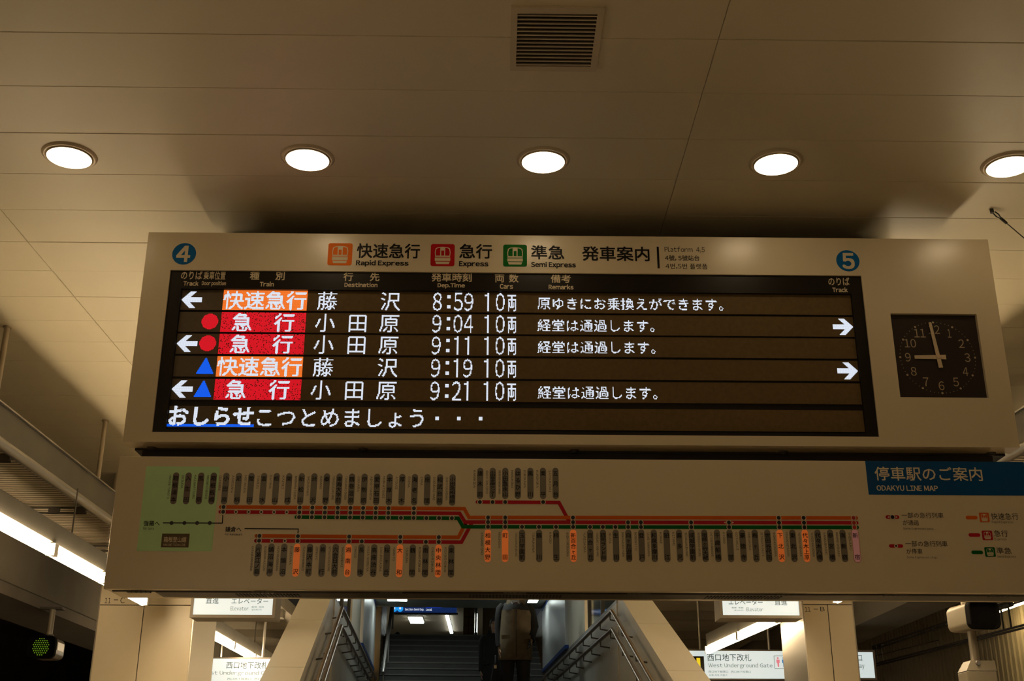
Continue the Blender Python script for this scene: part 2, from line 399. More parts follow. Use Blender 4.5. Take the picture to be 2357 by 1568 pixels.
# column headings
mb = MB(); YT = BZY-0.0008
for s, x0, y0, x1, y1, b in (('のりば',417,624.4,465.5,643,.012),('乗車位置',469,625,519,643.7,.012),('Track',422.6,647.3,456.6,657.5,.034),('Door position',464.8,647.3,520,659,.028),
        ('種',575.8,626,597,644,.018),('別',634.7,626.3,655,644.8,.018),('Train',598.5,648.8,630,659,.034),('行',791,627.8,812.4,646.6,.018),('先',852,628.3,873.3,647,.018),
        ('Destination',793.3,650.9,868.6,660.6,.034),('発車時刻',993.4,629.2,1085.4,648.3,.018),('Dep.Time',1007.6,652,1069.7,664,.034),('両',1139.5,632.4,1160.3,649.8,.018),
        ('数',1172,632,1193,650,.018),('Cars',1150.8,654,1180.5,664.7,.034),('備考',1268.3,632.7,1313.4,650.7,.018),('Remarks',1263.2,655.4,1319.7,666,.034),
        ('のりば',1906.8,638.8,1955,657,.012),('Track',1916.4,662,1950.5,672.3,.034)):
    mb = MB(); label_px(mb, s, x0, y0, x1, y1, YT, b); mb.build('column_heading', m_beigeink, bez, fix=False)
# header lettering and symbols
YH = D-0.0015
mb = MB()
for s, x0, y0, x1, y1, b in (('快速急行',822,561.4,966.2,594.2,.016),('Rapid Express',819.9,599.6,940,613.8,.034),('急行',1057.9,562.4,1132,594.9,.016),('Express',1057,602,1123.6,615.8,.034),
        ('準急',1223,565.5,1298.2,597,.016),('Semi Express',1222.8,603.3,1325,618,.034),('発車案内',1340.2,567.8,1494.2,600.5,.016)):
    mb = MB(); label_px(mb, s, x0, y0, x1, y1, YH, b, res=3); mb.build('header_lettering', m_ink, brd, fix=False)
mb = MB(); a = onY(1512.5, 593, YH); b = onY(1517.5, 593, YH); c = onY(1515, 568, YH); d = onY(1515, 618, YH)
mb.flat([(a[0], d[2]), (b[0], d[2]), (b[0], c[2]), (a[0], c[2])], YH); mb.build('divider_line', m_ink, brd, fix=False)
for s, x0, y0, x1, y1, b in (('Platform  4,5',1529.7,568,1622,581.8,0),('4號, 5號站台',1530.9,588,1609.7,600.5,.008),('4번,5번 플랫폼',1532,606.8,1628.4,619.9,0)):
    mb = MB(); label_px(mb, s, x0, y0, x1, y1, YH, b); mb.build('header_lettering', m_ink, brd, fix=False)
m_or = mat('orange_print', (0.95, 0.20, 0.010), 0.5, spec=.12); m_rd = mat('red_print', (0.56, 0.010, 0.014), 0.5, spec=.12); m_gn = mat('green_print', (0.002, 0.15, 0.012), 0.5, spec=.12)
m_blue = mat('blue_print', (0.006, 0.13, 0.38), 0.5, spec=.12)
def icon(parent, x0, y0, x1, y1, Y, mcol, nm='train_symbol'):
    a = onY(x0, (y0+y1)/2, Y); b = onY(x1, (y0+y1)/2, Y); t = onY((x0+x1)/2, y0, Y); d = onY((x0+x1)/2, y1, Y)
    X0, X1, Z0, Z1 = a[0], b[0], d[2], t[2]; wd, ht = X1-X0, Z1-Z0
    mb = MB(); mb.prism(rrect(X0, X1, Z0, Z1, wd*.09), Y, 0.001, 0)
    P = lambda u, v: (X0+wd*u, Z0+ht*v)
    y1_ = Y-0.0006; y2_ = Y-0.0011
    mb.flat([P(.19,.42), P(.81,.42), P(.83,.62), P(.80,.80), P(.70,.855), P(.5,.875), P(.30,.855), P(.20,.80), P(.17,.62)], y1_, 1)   # cab
    mb.flat([P(.18,.23), P(.82,.23), P(.825,.365), P(.175,.365)], y1_, 1)
    mb.flat([P(.24,.09), P(.76,.09), P(.80,.20), P(.20,.20)], y1_, 1)
    mb.flat([P(.175,.385), P(.825,.385), P(.825,.405), P(.175,.405)], y1_, 1)
    mb.flat([P(.215,.47), P(.395,.47), P(.395,.83), P(.30,.815), P(.235,.77), P(.205,.62)], y2_, 0)
    mb.flat([P(.605,.47), P(.785,.47), P(.795,.62), P(.765,.77), P(.70,.815), P(.605,.83)], y2_, 0)
    mb.flat([P(.44,.47), P(.56,.47), P(.56,.70), P(.44,.70)], y2_, 0)
    return mb.build(nm, [mcol, m_beigeink], parent, fix=False)
icon(brd, 754.7, 559.9, 810.7, 610.8, YH, m_or); icon(brd, 991.3, 562, 1046.4, 612.7, YH, m_rd); icon(brd, 1158.2, 563.2, 1213, 613.8, YH, m_gn)
for px, py, rx, n, gx0, gy0, gx1, gy1 in ((423.7,584.3,27.3,'4',407.8,567,436.8,601.7), (1951.6,600.3,26.6,'5',1939.5,583.7,1965.3,618)):
    c = onY(px, py, YH); r = abs(onY(px+rx, py, YH)[0]-c[0])
    o = MB().prism(circle(c[0], c[2], r, 48), YH, 0.001).build('track_number_disc', m_blue, brd)
    mb = MB(); label_px(mb, n, gx0, gy0, gx1, gy1, YH-.0008, .03, res=5); mb.build('numeral', m_beigeink, o, fix=False)

# ---------------- LED rows
U0 = onY(513.5, 691, LYP)[0]; U1 = onY(707.3, 691, LYP)[0]; PT = (U1-U0)/96.0
rows_px = [(1000, 671.5, 718.5), (1000, 722.5, 769.5), (1000, 773.5, 820.5), (1000, 825, 872.7), (1000, 877, 925), (1000, 939.5, 989)]
# row heights read at x = 1000 from the left and right readings
def rowz(k):
    la, ra = [((397+18-5*k), a, b) for a, b in [(666,713.5)]][0], None
    L = [(666,713.5),(718.3,764),(768.6,814.9),(820.2,867.9),(872,920.5),(935.8,985.6)][k]
    R = [(681,725),(730,775),(779,825),(830,876.5),(882.7,930),(943.7,993.6)][k]
    zt = mid(onY(400, L[0], LYP)[2], onY(1965, R[0], LYP)[2]); zb = mid(onY(400, L[1], LYP)[2], onY(1965, R[1], LYP)[2])
    return zb, zt
NR = 24
def raster(s, cw, ch, off=0.0, fit=None, thr=0.42):
    """lit dots of a character in a cell of cw x ch; fit=None places the em box, else (x0, y0, x1, y1) in dots from the top left"""
    v, t = txt(s, off)
    if fit is None: P = np.stack([v[:,0]*ch*1.0, (0.88-v[:,1])*ch], 1)
    else:
        lo = v.min(0); hi = v.max(0); u = (v-lo)/(hi-lo)
        P = np.stack([fit[0]+u[:,0]*(fit[2]-fit[0]), fit[3]-u[:,1]*(fit[3]-fit[1])], 1)
    S = 4; acc = np.zeros((ch*S, cw*S), bool)
    for tri in t:
        for q in range(1, len(tri)-1):
            a, b, c = P[tri[0]]*S, P[tri[q]]*S, P[tri[q+1]]*S
            x0, x1 = int(max(0, min(a[0], b[0], c[0])-1)), int(min(cw*S, max(a[0], b[0], c[0])+2)); y0, y1 = int(max(0, min(a[1], b[1], c[1])-1)), int(min(ch*S, max(a[1], b[1], c[1])+2))
            if x1 <= x0 or y1 <= y0: continue
            gx, gy = np.meshgrid(np.arange(x0, x1)+.5, np.arange(y0, y1)+.5)
            e = lambda p, q2: (q2[0]-p[0])*(gy-p[1])-(q2[1]-p[1])*(gx-p[0])
            e0, e1, e2 = e(a, b), e(b, c), e(c, a)
            acc[y0:y1, x0:x1] |= ((e0 >= 0) & (e1 >= 0) & (e2 >= 0)) | ((e0 <= 0) & (e1 <= 0) & (e2 <= 0))
    cov = acc.reshape(ch, S, cw, S).mean((1, 3))
    return {(i, j) for j in range(ch) for i in range(cw) if cov[j, i] > thr}
def dots_mesh(mb, dots, zt, zb, mi=0, y=None, dx=0.0):
    y = LYP-0.0015 if y is None else y
    pz = (zt-zb)/NR; hx, hz = PT*.45, pz*.45
    for i, j in dots:
        x = U0+(i+.5)*PT+dx; z = zt-(j+.5)*pz
        mb.add([(x-hx, y, z-hz), (x+hx, y, z-hz), (x+hx, y, z+hz), (x-hx, y, z+hz)], [(0, 1, 2, 3)], mi)
def sh(d, i, j=0): return {(a+i, b+j) for a, b in d}
def arrow(i0, left=True):
    w_, pts = 23, set()
    for j in range(24):
        for i in range(w_):
            x, y = i+.5, j+.5-12
            on = (abs(y) < 3.1 and x > 5 and x < w_) or (x > abs(y)-.2 and x < abs(y)+7.0 and abs(y) < 9.6)
            if on: pts.add((i if left else w_-1-i, j))
    return sh(pts, i0)
def disc(i0): return {(i0+i, 2+j) for i in range(19) for j in range(19) if (i-9)**2+(j-9)**2 <= 9.3**2}
def tri(i0): return {(i0+i, 2+j) for j in range(19) for i in range(19) if abs(i-9) <= (j+1)*0.5}
ONE = {(i, j) for i in (5, 6) for j in range(1, 23)} | {(i, j) for i in (2, 3, 4) for j in (3, 4)}
def timestr(s):
    d = set(); i = 239
    for ch in s:
        if ch == ':': d |= {(i+5+a, 4+b) for a in range(4) for b in range(4)} | {(i+5+a, 16+b) for a in range(4) for b in range(4)}
        elif ch == '1': d |= sh(ONE, i)
        else: d |= sh(raster(ch, 12, 24, 0.0, (0.5, 1, 11.2, 23), .5), i)
        i += 12
    return d
cars = sh(ONE, 297) | sh(raster('0', 12, 24, 0, (0.5, 1, 11.2, 23), .5), 311) | sh(raster('両', 12, 24, 0, (0.2, 3, 10, 23), .40), 325)
FUJI = sh(raster('藤', 24, 24), 107) | sh(raster('沢', 24, 24), 179)
ODA = sh(raster('小', 24, 24), 106) | sh(raster('田', 24, 24), 143) | sh(raster('原', 24, 24), 179)
def remark(s):
    d = set()
    for k, ch in enumerate(s): d |= sh(raster(ch, 16, 16, 0.0, None, .43), 359+16*k, 5)
    return d
RAPID = set()
for k, ch in enumerate('快速急行'): RAPID |= sh(raster(ch, 24, 24, .012), 24*k)
EXPR = sh(raster('急', 24, 24, .012), 12) | sh(raster('行', 24, 24, .012), 60)
KYODO = remark('経堂は通過します。')
ROWS = [dict(arrow='L', type='o', dest=FUJI, time='8:59', rem=remark('原ゆきにお乗換えができます。')),
        dict(mark='c', type='r', dest=ODA, time='9:04', rem=KYODO, rarrow=1),
        dict(arrow='L', mark='c', type='r', dest=ODA, time='9:11', rem=KYODO),
        dict(mark='t', type='o', dest=FUJI, time='9:19', rarrow=1),
        dict(arrow='L', mark='t', type='r', dest=ODA, time='9:21', rem=KYODO)]
GSPLIT = U0-0.006
for k in range(6):
    zb, zt = rowz(k)
    mb = MB()
    mb.box((LX0+.002, LYP, zb), (GSPLIT, LYP+.01, zt), 1).box((GSPLIT, LYP, zb), (LX1-.002, LYP+.01, zt), 0)
    rp = mb.build('led_row', [m_led, m_ledgrey], brd)
    if k == 5: break
    R = ROWS[k]
    mb = MB(); dots_mesh(mb, R['dest'] | timestr(R['time']) | cars | R.get('rem', set()), zt, zb); mb.build('led_lettering', m_lw, rp, fix=False)
    txtd = RAPID if R['type'] == 'o' else EXPR
    full = {(i, j) for i in range(96) for j in range(24)}-txtd
    if R['type'] == 'r': full = {p for p in full if random.random() > .10}
    mb = MB(); dots_mesh(mb, full, zt, zb, 0); dots_mesh(mb, txtd, zt, zb, 1)
    mb.build('train_type_field', [m_lo if R['type'] == 'o' else m_lr, m_lw], rp, fix=False)
    if R.get('arrow'):
        i0 = round((onY(418.4 if k == 0 else (407.8 if k == 2 else 395.6), 690 if k == 0 else (790 if k == 2 else 894.5), LYP)[0]-U0)/PT)
        mb = MB(); dots_mesh(mb, arrow(i0), zt, zb); mb.build('led_arrow', m_lw, rp, fix=False)
    if R.get('rarrow'):
        i0 = round((onY(1916 if k == 1 else 1926.8, 751 if k == 1 else 853, LYP)[0]-U0)/PT)
        mb = MB(); dots_mesh(mb, arrow(i0, False), zt, zb); mb.build('led_arrow', m_lw, rp, fix=False)
    if R.get('mark') == 'c':
        mb = MB(); dots_mesh(mb, disc(-22), zt, zb); mb.build('led_circle', m_lr, rp, fix=False)
    if R.get('mark') == 't':
        mb = MB(); dots_mesh(mb, tri(-22), zt, zb); mb.build('led_triangle', m_lb, rp, fix=False)
zb, zt = rowz(5)
i0 = round((onY(385.5, 960, LYP)[0]-U0)/PT)
bold = set()
for k, ch in enumerate('おしらせ'): bold |= sh(raster(ch, 24, 24, .028), i0+24*k, -1)
bar = {(i0+i, j) for i in range(96) for j in (20, 21, 22)}-bold
thin = set()
for k, ch in enumerate('こつとめましょう'): thin |= sh(raster(ch, 24, 24, 0.004), i0+95+24*k)
for k in range(3): thin |= {(i0+95+24*8+8+24*k+a, 10+b) for a in range(4) for b in range(4)}
thin = {(i, j) for i, j in thin if i >= i0+97}
mb = MB(); dots_mesh(mb, bold | thin, zt, zb); mb.build('led_lettering', m_lw, rp, fix=False)
mb = MB(); dots_mesh(mb, bar, zt, zb); mb.build('led_underline', m_lb, rp, fix=False)

# ================================================================== CLOCK
clk = empty('clock', ((CX0+CX1)/2, D+.03, CZ0), 'square black clock with pale numerals set in the right end of the departure board', 'clock')
m_dial = mat('clock_dial', (0.030, 0.022, 0.018), 0.3, spec=0.4); m_hand = mat('clock_hand', (0.66, 0.52, 0.34), 0.45); m_num = mat('clock_print', (0.50, 0.38, 0.24), 0.5)
DY = D+.022
MB().box((CX0+.001, DY, CZ0+.001), (CX1-.001, D+.05, CZ1-.001)).build('dial', m_dial, clk)
cc = onY(2158.2, 823, DY); RR = (onY(2232, 825, DY)[0]-cc[0])
for n in range(1, 13):
    a = math.radians(30*n); r = RR*0.93; x, z = cc[0]+r*math.sin(a), cc[2]+r*math.cos(a); hh = 0.026; ww = hh*(.60 if n < 10 else 1.25)
    if n in (1,): ww = hh*.4
    mb = MB(); put_text(mb, str(n), x-ww, x+ww, z-hh, z+hh, DY-.0008, 0.0, res=5); mb.build('numeral', m_num, clk, fix=False)
mb = MB()
for n in range(60):
    a = math.radians(6*n); r = RR*1.17; x, z = cc[0]+r*math.sin(a), cc[2]+r*math.cos(a)
    mb.flat(circle(x, z, .0065 if n % 5 == 0 else .0022, 10), DY-.0008)
mb.build('minute_marks', m_num, clk, fix=False)
def hand(ang, l, tl, w0, w1, y, nm):
    a = math.radians(ang); s, c = math.sin(a), math.cos(a); R2 = lambda u, v: (cc[0]+u*c+v*s, cc[2]-u*s+v*c)
    MB().prism([R2(-w0, -tl), R2(w0, -tl), R2(w1, l), R2(-w1, l)], y, .003).build(nm, m_hand, clk)
hand(269.5, RR*.73, RR*.25, .0135, .010, DY-.007, 'hour_hand'); hand(354, RR*1.16, RR*.36, .012, .008, DY-.012, 'minute_hand')
mb = MB(); mb.prism(circle(cc[0], cc[2], .009, 16), DY-.015, .015); mb.build('hub', m_hand, clk)

# ================================================================== ROUTE MAP BOARD
MX0, MX1, MZ0, MZ1 = -2.0536, 2.911, 0.9887, 1.7070
rm = empty('route_map_board', (0.43, 6.45, MZ0), 'long cream line map board with lit station names, under the departure board', 'sign')
MB().box((MX0, D, MZ0), (MX1, D+.05, MZ1)).build('front_panel', m_board, rm, bevel=.004)
MB().box((MX0+.004, D+.05, MZ0+.004), (MX1-.004, D+.34, MZ1-.004)).build('case', m_board, rm)
MB().box((MX0+.03, D+.058, MZ0-.003), (MX1-.03, D+.072, MZ0+.01)).build('seam', m_dark, rm)
MB().box((MX0+.25, D+.09, MZ0-.003), (MX1-.02, D+.25, MZ0+.01)).build('underside_plate', mat('underside_grey', (0.09, 0.075, 0.055), .5), rm)
for px in (320, 605, 900, 1185, 1470, 1790, 2060, 2300):
    x = onY(px, 1362, D+.06)[0]
    mb = MB()
    for q in range(5): mb.box((x-.06+q*.025, D+.045, MZ0-.010), (x-.06+q*.025+.021, D+.075, MZ0+.004))
    mb.build('hinge', m_galv, rm)
for px0, px1 in ((545, 690), (1080, 1290), (1625, 1800)):
    xa = onY(px0, 1366, D+.15)[0]; xb = onY(px1, 1366, D+.15)[0]
    mb = MB(); k = 0
    while xa+k*.018 < xb: mb.box((xa+k*.018, D+.12, MZ0-.006), (xa+k*.018+.009, D+.21, MZ0)); k += 1
    tag(mb.build('vent_grille', m_dark, rm), kind='stuff')
YM = D-.0015
def mpt(px, py, Y=None): q = onY(px, py, YM if Y is None else Y); return (q[0], q[2])
def quad(mb, x0, y0, x1, y1, Y, mi=0, th=0.0):
    a = onY(x0, (y0+y1)/2, Y)[0]; b = onY(x1, (y0+y1)/2, Y)[0]; t = onY((x0+x1)/2, y0, Y)[2]; d = onY((x0+x1)/2, y1, Y)[2]
    p = [(a, d), (b, d), (b, t), (a, t)]
    mb.prism(p, Y, th, mi) if th else mb.flat(p, Y, mi)
mb = MB(); quad(mb, 325.6, 1074, 497, 1269, D-.001, th=.001); gp = mb.build('mountain_line_panel', mat('green_panel', (0.56, 0.86, 0.46), .5), rm)
mb = MB(); label_px(mb, '強羅へ', 330.6, 1199.2, 367.6, 1211, YM, .01); label_px(mb, 'For Gora', 329.6, 1213.5, 354, 1219.6, YM); mb.build('lettering', m_ink, gp, fix=False)
mb = MB(); quad(mb, 371.7, 1228.8, 435.3, 1260.4, YM, 0, .0005); label_px(mb, '箱根登山線', 377, 1236, 428.8, 1248.6, YM-.0005, .012, 1); label_px(mb, 'HAKONE TOZAN LINE', 376, 1251.6, 427, 1257.3, YM-.0005, 0, 1)
mb.build('line_name_plate', [mat('brown_print', (.10, .062, .018), .5), m_beigeink], gp, fix=False)
mb = MB(); label_px(mb, '鎌倉へ', 518.6, 1212.4, 555.7, 1224.7, YM, .01); label_px(mb, 'For Kamakura', 517.6, 1227.3, 557.3, 1233, YM); mb.build('lettering', m_ink, rm, fix=False)
PXM = abs(onY(1001, 1200, YM)[0]-onY(1000, 1200, YM)[0])   # metres per pixel on the map
mb = MB(); stroke_mesh(mb, [mpt(375, 1203.9), mpt(511.8, 1204.5), mpt(512.9, 1186)], PXM*2.2, YM); stroke_mesh(mb, [mpt(562.9, 1217), mpt(686.5, 1218), mpt(685.7, 1229)], PXM*2.2, YM)
mb.build('connecting_line', m_ink, rm, fix=False)
m_mo = mat('map_orange', (0.70, 0.13, 0.010), .55, spec=.12); m_mr = mat('map_red', (0.50, 0.016, 0.026), .55, spec=.12); m_mg = mat('map_green', (0.002, 0.12, 0.014), .55, spec=.12)
lw = PXM*8.4
def line(pts, m_, y, nm='route_line'):
    mb = MB(); stroke_mesh(mb, [mpt(*p) for p in pts], lw, y)
    e = mpt(*pts[0]); mb.flat(circle(e[0], e[1], lw/2, 16), y); e = mpt(*pts[-1]); mb.flat(circle(e[0], e[1], lw/2, 16), y)
    mb.build(nm, m_, rm, fix=False)
line([(590,1233.8),(1055,1237.2),(1067.3,1213),(1072,1205)], m_mo, YM+.0002); line([(589,1245),(1062.2,1248.2),(1078.6,1217.5),(1086,1204)], m_mr, YM+.0003)
line([(1099,1155.8),(1286.5,1156.8),(1306,1193),(1311,1202)], m_mr, YM+.0003)
line([(508,1167.2),(1068.4,1171.2),(1079.6,1191.3),(1971,1192.3)], m_mo, YM); line([(507,1178.4),(1058,1182),(1070.4,1202),(1972,1203.6)], m_mr, YM); line([(682,1190.6),(1054.5,1193.2),(1065.5,1212.8),(1973,1214.2)], m_mg, YM)
m_dotk = mat('stop_black', (0.010, 0.008, 0.006), .4); m_dotred = mat('stop_red', (0.45, 0.02, 0.02), .4)
def stop(x, y, small=False, red=False, ring=True, parent=None):
    c = onY(x, y, YM-.0006); k = .55 if small else 1.0
    mb = MB()
    if ring: mb.prism(circle(c[0], c[2], PXM*6.3*(.72 if small else 1), 20), YM-.0006, .0005, 1)
    mb.prism(circle(c[0], c[2], PXM*4.5*k, 20), YM-.0011, .0005, 0)
    mb.build('stop_marker', [m_dotred if red else m_dotk, m_board], rm)
for x in (394.9, 424.5, 453.7, 482.9): stop(x, 1204.2, ring=False)
# station plates
m_plate = mat('plate_unlit', (0.20, 0.175, 0.13), .3, noise=.05, nscale=30); m_plateg = mat('plate_unlit_pinkish', (0.17, 0.125, 0.095), .3)
m_lit = mat('plate_lit', (0.5, 0.16, 0.05), .4, emit=(1.0, 0.19, 0.03), es=.26); m_litpink = mat('plate_pink', (0.5, 0.22, 0.18), .4, emit=(1.0, 0.42, 0.36), es=.10)
up = [('箱根湯本','HAKONE-YUMOTO'),('入生田','IRIUDA'),('風祭','KAZAMATSURI'),('箱根板橋','HAKONE-ITABASHI'),('小田原','ODAWARA'),('足柄','ASHIGARA'),('螢田','HOTARUDA'),('富水','TOMIZU'),
      ('栢山','KAYAMA'),('開成','KAISEI'),('新松田','SHIN-MATSUDA'),('渋沢','SHIBUSAWA'),('秦野','HADANO'),('東海大学前','TOKAIDAIGAKU-MAE'),('鶴巻温泉','TSURUMAKI-ONSEN'),('伊勢原','ISEHARA'),
      ('愛甲石田','AIKO-ISHIDA'),('本厚木','HON-ATSUGI'),('厚木','ATSUGI'),('海老名','EBINA'),('座間','ZAMA'),('相武台前','SOBUDAI-MAE'),('小田急相模原','ODAKYU-SAGAMIHARA')]
tama = [('唐木田','KARAKIDA'),('小田急多摩センター','ODAKYU-TAMA-CENTER'),('小田急永山','ODAKYU-NAGAYAMA'),('はるひ野','HARUHINO'),('黒川','KUROKAWA'),('栗平','KURIHIRA'),('五月台','SATSUKIDAI')]
main = [('相模大野','SAGAMI-ONO',1122.7),('町田','MACHIDA',1162.6),('玉川学園前','TAMAGAWAGAKUEN-MAE',1201.6),('鶴川','TSURUKAWA',1241),('柿生','KAKIO',1280.3),('新百合ヶ丘','SHIN-YURIGAOKA',1319.8),
        ('百合ヶ丘','YURIGAOKA',1358.9),('読売ランド前','YOMIURI-LAND-MAE',1388.6),('生田','IKUTA',1417.8),('向ヶ丘遊園','MUKOGAOKA-YUEN',1447.3),('登戸','NOBORITO',1477),('和泉多摩川','IZUMI-TAMAGAWA',1506),
        ('狛江','KOMAE',1535),('喜多見','KITAMI',1564.3),('成城学園前','SEIJOGAKUEN-MAE',1593.4),('祖師ヶ谷大蔵','SOSHIGAYA-OKURA',1622.7),('千歳船橋','CHITOSE-FUNABASHI',1651.9),('経堂','KYODO',1681),
        ('豪徳寺','GOTOKUJI',1710.3),('梅ヶ丘','UMEGAOKA',1739.2),('世田谷代田','SETAGAYA-DAITA',1768.3),('下北沢','SHIMO-KITAZAWA',1797.2),('東北沢','HIGASHI-KITAZAWA',1826.3),('代々木上原','YOYOGI-UEHARA',1855),
        ('代々木八幡','YOYOGI-HACHIMAN',1884.4),('参宮橋','SANGUBASHI',1913.5),('南新宿','MINAMI-SHINJUKU',1942.2),('新宿','SHINJUKU',1970.8)]
eno = [('片瀬江ノ島','KATASE-ENOSHIMA'),('鵠沼海岸','KUGENUMA-KAIGAN'),('本鵠沼','HON-KUGENUMA'),('藤沢','FUJISAWA'),('藤沢本町','FUJISAWA-HOMMACHI'),('善行','ZENGYO'),('六会日大前','MUTSUAI-NICHIDAI-MAE'),
       ('湘南台','SHONANDAI'),('長後','CHOGO'),('高座渋谷','KOZA-SHIBUYA'),('桜ヶ丘','SAKURAGAOKA'),('大和','YAMATO'),('鶴間','TSURUMA'),('南林間','MINAMI-RINKAN'),('中央林間','CHUO-RINKAN'),('東林間','HIGASHI-RINKAN')]
LIT = {'藤沢','湘南台','大和','中央林間','相模大野','町田','新百合ヶ丘','下北沢','代々木上原'}
PLX = {}
def station(kan, rom, xc, yt, yb):
    yc = (yt+yb)/2; c = onY(xc, yc, YM); zt = onY(xc, yt, YM)[2]; zb = onY(xc, yb, YM)[2]; PLX[kan] = c[0]
    hw = PXM*7.2
    if kan == '新宿':
        MB().prism(rrect(c[0]-hw*1.25, c[0]+hw*1.25, zb-hw*.25, zt+hw*.25, hw*1.24, 6), YM+.0006, .0009).build('station_plate_border', mat('pink_border', (.62, .36, .27), .4), rm)
    m_ = m_lit if kan in LIT else (m_litpink if kan == '新宿' else (m_plateg if xc < 500 else m_plate))
    o = MB().prism(rrect(c[0]-hw, c[0]+hw, zb, zt, hw*.99, 6), YM, .0014).build('station_plate', m_, rm)
    mb = MB(); n = len(kan); ht = zt-zb; a0, a1 = zt-ht*.10, zb+ht*.07
    cell = (a0-a1)/n; gh = min(hw*1.72, cell*.97)
    for q, ch in enumerate(kan):
        zc = a0-gh/2-(a0-a1-gh)*(q/(n-1) if n > 1 else .5)
        if ch in 'ー': put_text(mb, ch, c[0]-hw*.12, c[0]+hw*.12, zc-gh*.45, zc+gh*.45, YM-.001, .012, rot=True)
        else:
            ww = hw*.86 if ch not in 'ヶケ' else hw*.6
            v, t_ = txt(ch, .012); lo, hi = v.min(0), v.max(0)
            sx, sz = 2*ww, gh
            put_text(mb, ch, c[0]+sx*(lo[0]-.5), c[0]+sx*(hi[0]-.5), zc+sz*(lo[1]-.38), zc+sz*(hi[1]-.38), YM-.001, .012)
    mb.build('station_name', m_ink, o, fix=False); mb = MB()
    L = min(PXM*56, PXM*5.2*len(rom)); xr = c[0]-PXM*13.2
    put_text(mb, rom, xr-PXM*2.6, xr+PXM*2.6, zt-PXM*6.5-L, zt-PXM*6.5, YM, 0.0, 0, rot=True, res=1)
    mb.build('roman_name', m_inkgrey, o, fix=False)
for k, (a, b) in enumerate(up):
    f = k/22; station(a, b, 402.2+29.05*k, 1087.6+4.2*f, 1161+3.2*f)
for k, (a, b) in enumerate(tama): station(a, b, 1105.1+28.95*k, 1077, 1149)
for a, b, x in main: station(a, b, x, 1219.3, 1294.2)
for k, (a, b) in enumerate(eno): station(a, b, 592.9+29.7*k, 1251.2+2.7*k/15, 1327.3+2.5*k/15)
def px_at(kan, py):    # pixel column of a station at a given pixel row
    p = np.array([PLX[kan], YM, onY(1178, py, YM)[2]]); return IW/2+FPX*(p@RV)/(p@FV)
def ly(x0, y0, x1, y1): return lambda x: y0+(y1-y0)*(x-x0)/(x1-x0)
o1, r1, g1 = ly(508,1167.2,1068,1171.2), ly(507,1178.4,1058,1182), ly(682,1190.6,1054,1193.2)
o2, r2, g2 = ly(1079,1191.3,1971,1192.3), ly(1070,1202,1972,1203.6), ly(1065,1212.8,1973,1214.2)
o3, r3 = ly(590,1233.8,1055,1237.2), ly(589,1245,1062,1248.2)
def stops(kan, fs, **kw):
    for f in fs: x = px_at(kan, f(1000)); stop(x, f(x), **kw)
stops('小田原', (o1, r1))
for k in ('足柄','螢田','富水','栢山','開成'): stops(k, (r1,), small=True)
for k in ('新松田','渋沢','秦野','東海大学前','鶴巻温泉','伊勢原','愛甲石田','本厚木','海老名'): stops(k, (o1, r1, g1))
for k in ('厚木','座間','相武台前','小田急相模原'): stops(k, (g1,))
for k in ('相模大野','町田','新百合ヶ丘','下北沢','代々木上原'): stops(k, (o2, r2, g2))
for k in ('玉川学園前','鶴川','柿生','百合ヶ丘','読売ランド前','生田'): stops(k, (g2,))
for k in ('向ヶ丘遊園','登戸','成城学園前','経堂'): stops(k, (r2, g2))
stops('新宿', (o2, r2, g2), red=True)
for k in ('片瀬江ノ島','藤沢','湘南台','大和','中央林間'): stops(k, (o3, r3))
for k in ('鵠沼海岸','本鵠沼'): stops(k, (r3,), small=True)
for k in ('長後','南林間'): stops(k, (r3,))
for k in ('唐木田','小田急多摩センター','小田急永山','栗平'): stops(k, (lambda x: 1156,))
mb = MB()
for s_ in (-1, 1):
    x = px_at('経堂', r2(1680))+s_*9.5; mb.flat([mpt(x+s_*2.2, r2(x), YM-.0004), mpt(x-s_*2, r2(x)-2.6, YM-.0004), mpt(x-s_*2, r2(x)+2.6, YM-.0004)], YM-.0004)
mb.build('pass_arrows', m_board, rm, fix=False)
# title panel and legend
a = mpt(1995.5, 1100, D-.001); t = mpt(2180, 1062.3, D-.001); d = mpt(2180, 1140, D-.001)
mb = MB(); mb.prism([(a[0], d[1]), (MX1-.002, d[1]), (MX1-.002, t[1]), (a[0], t[1])], D-.001, .001); tp = mb.build('title_panel', mat('title_blue', (0.002, 0.075, 0.25), .2), rm)
mb = MB(); label_px(mb, '停車駅のご案内', 2013.6, 1075.3, 2260.3, 1106.8, YM-.0005, .008, res=3); label_px(mb, 'ODAKYU LINE MAP', 2017.9, 1118, 2158.4, 1130, YM-.0005, .018); mb.build('title_lettering', mat('title_ink', (.82, .72, .53), .5), tp, fix=False)
mb = MB()
for s, x0, y0, x1, y1, b in (('一部の急行列車',2075,1180.5,2171.4,1192.9,0),('が通過',2078,1197,2115,1209.6,0),('一部の急行列車',2084,1245.6,2180.7,1258.6,0),('が停車',2086,1263.3,2123,1275.7,0),
        ('快速急行',2281,1181.4,2343.8,1196.5,0),('急行',2287.8,1221,2320,1235.8,0),('準急',2294,1260.5,2328,1275.7,0)):
    mb = MB(); label_px(mb, s, x0, y0, x1, y1, YM, b); mb.build('legend_lettering', m_ink, rm, fix=False)
for s, x0, y0, x1, y1 in (('Some Expresses pass.',2079,1214.6,2150,1221),('Some Expresses stop.',2087.5,1280.7,2157.7,1287),('Rapid Express',2283,1199,2332.5,1205.9),('Express',2289.6,1238.8,2316.7,1245.3),('Semi Express',2295.7,1278.5,2338.8,1285.4)):
    mb = MB(); label_px(mb, s, x0, y0, x1, y1, YM); mb.build('legend_lettering', m_inkgrey, rm, fix=False)
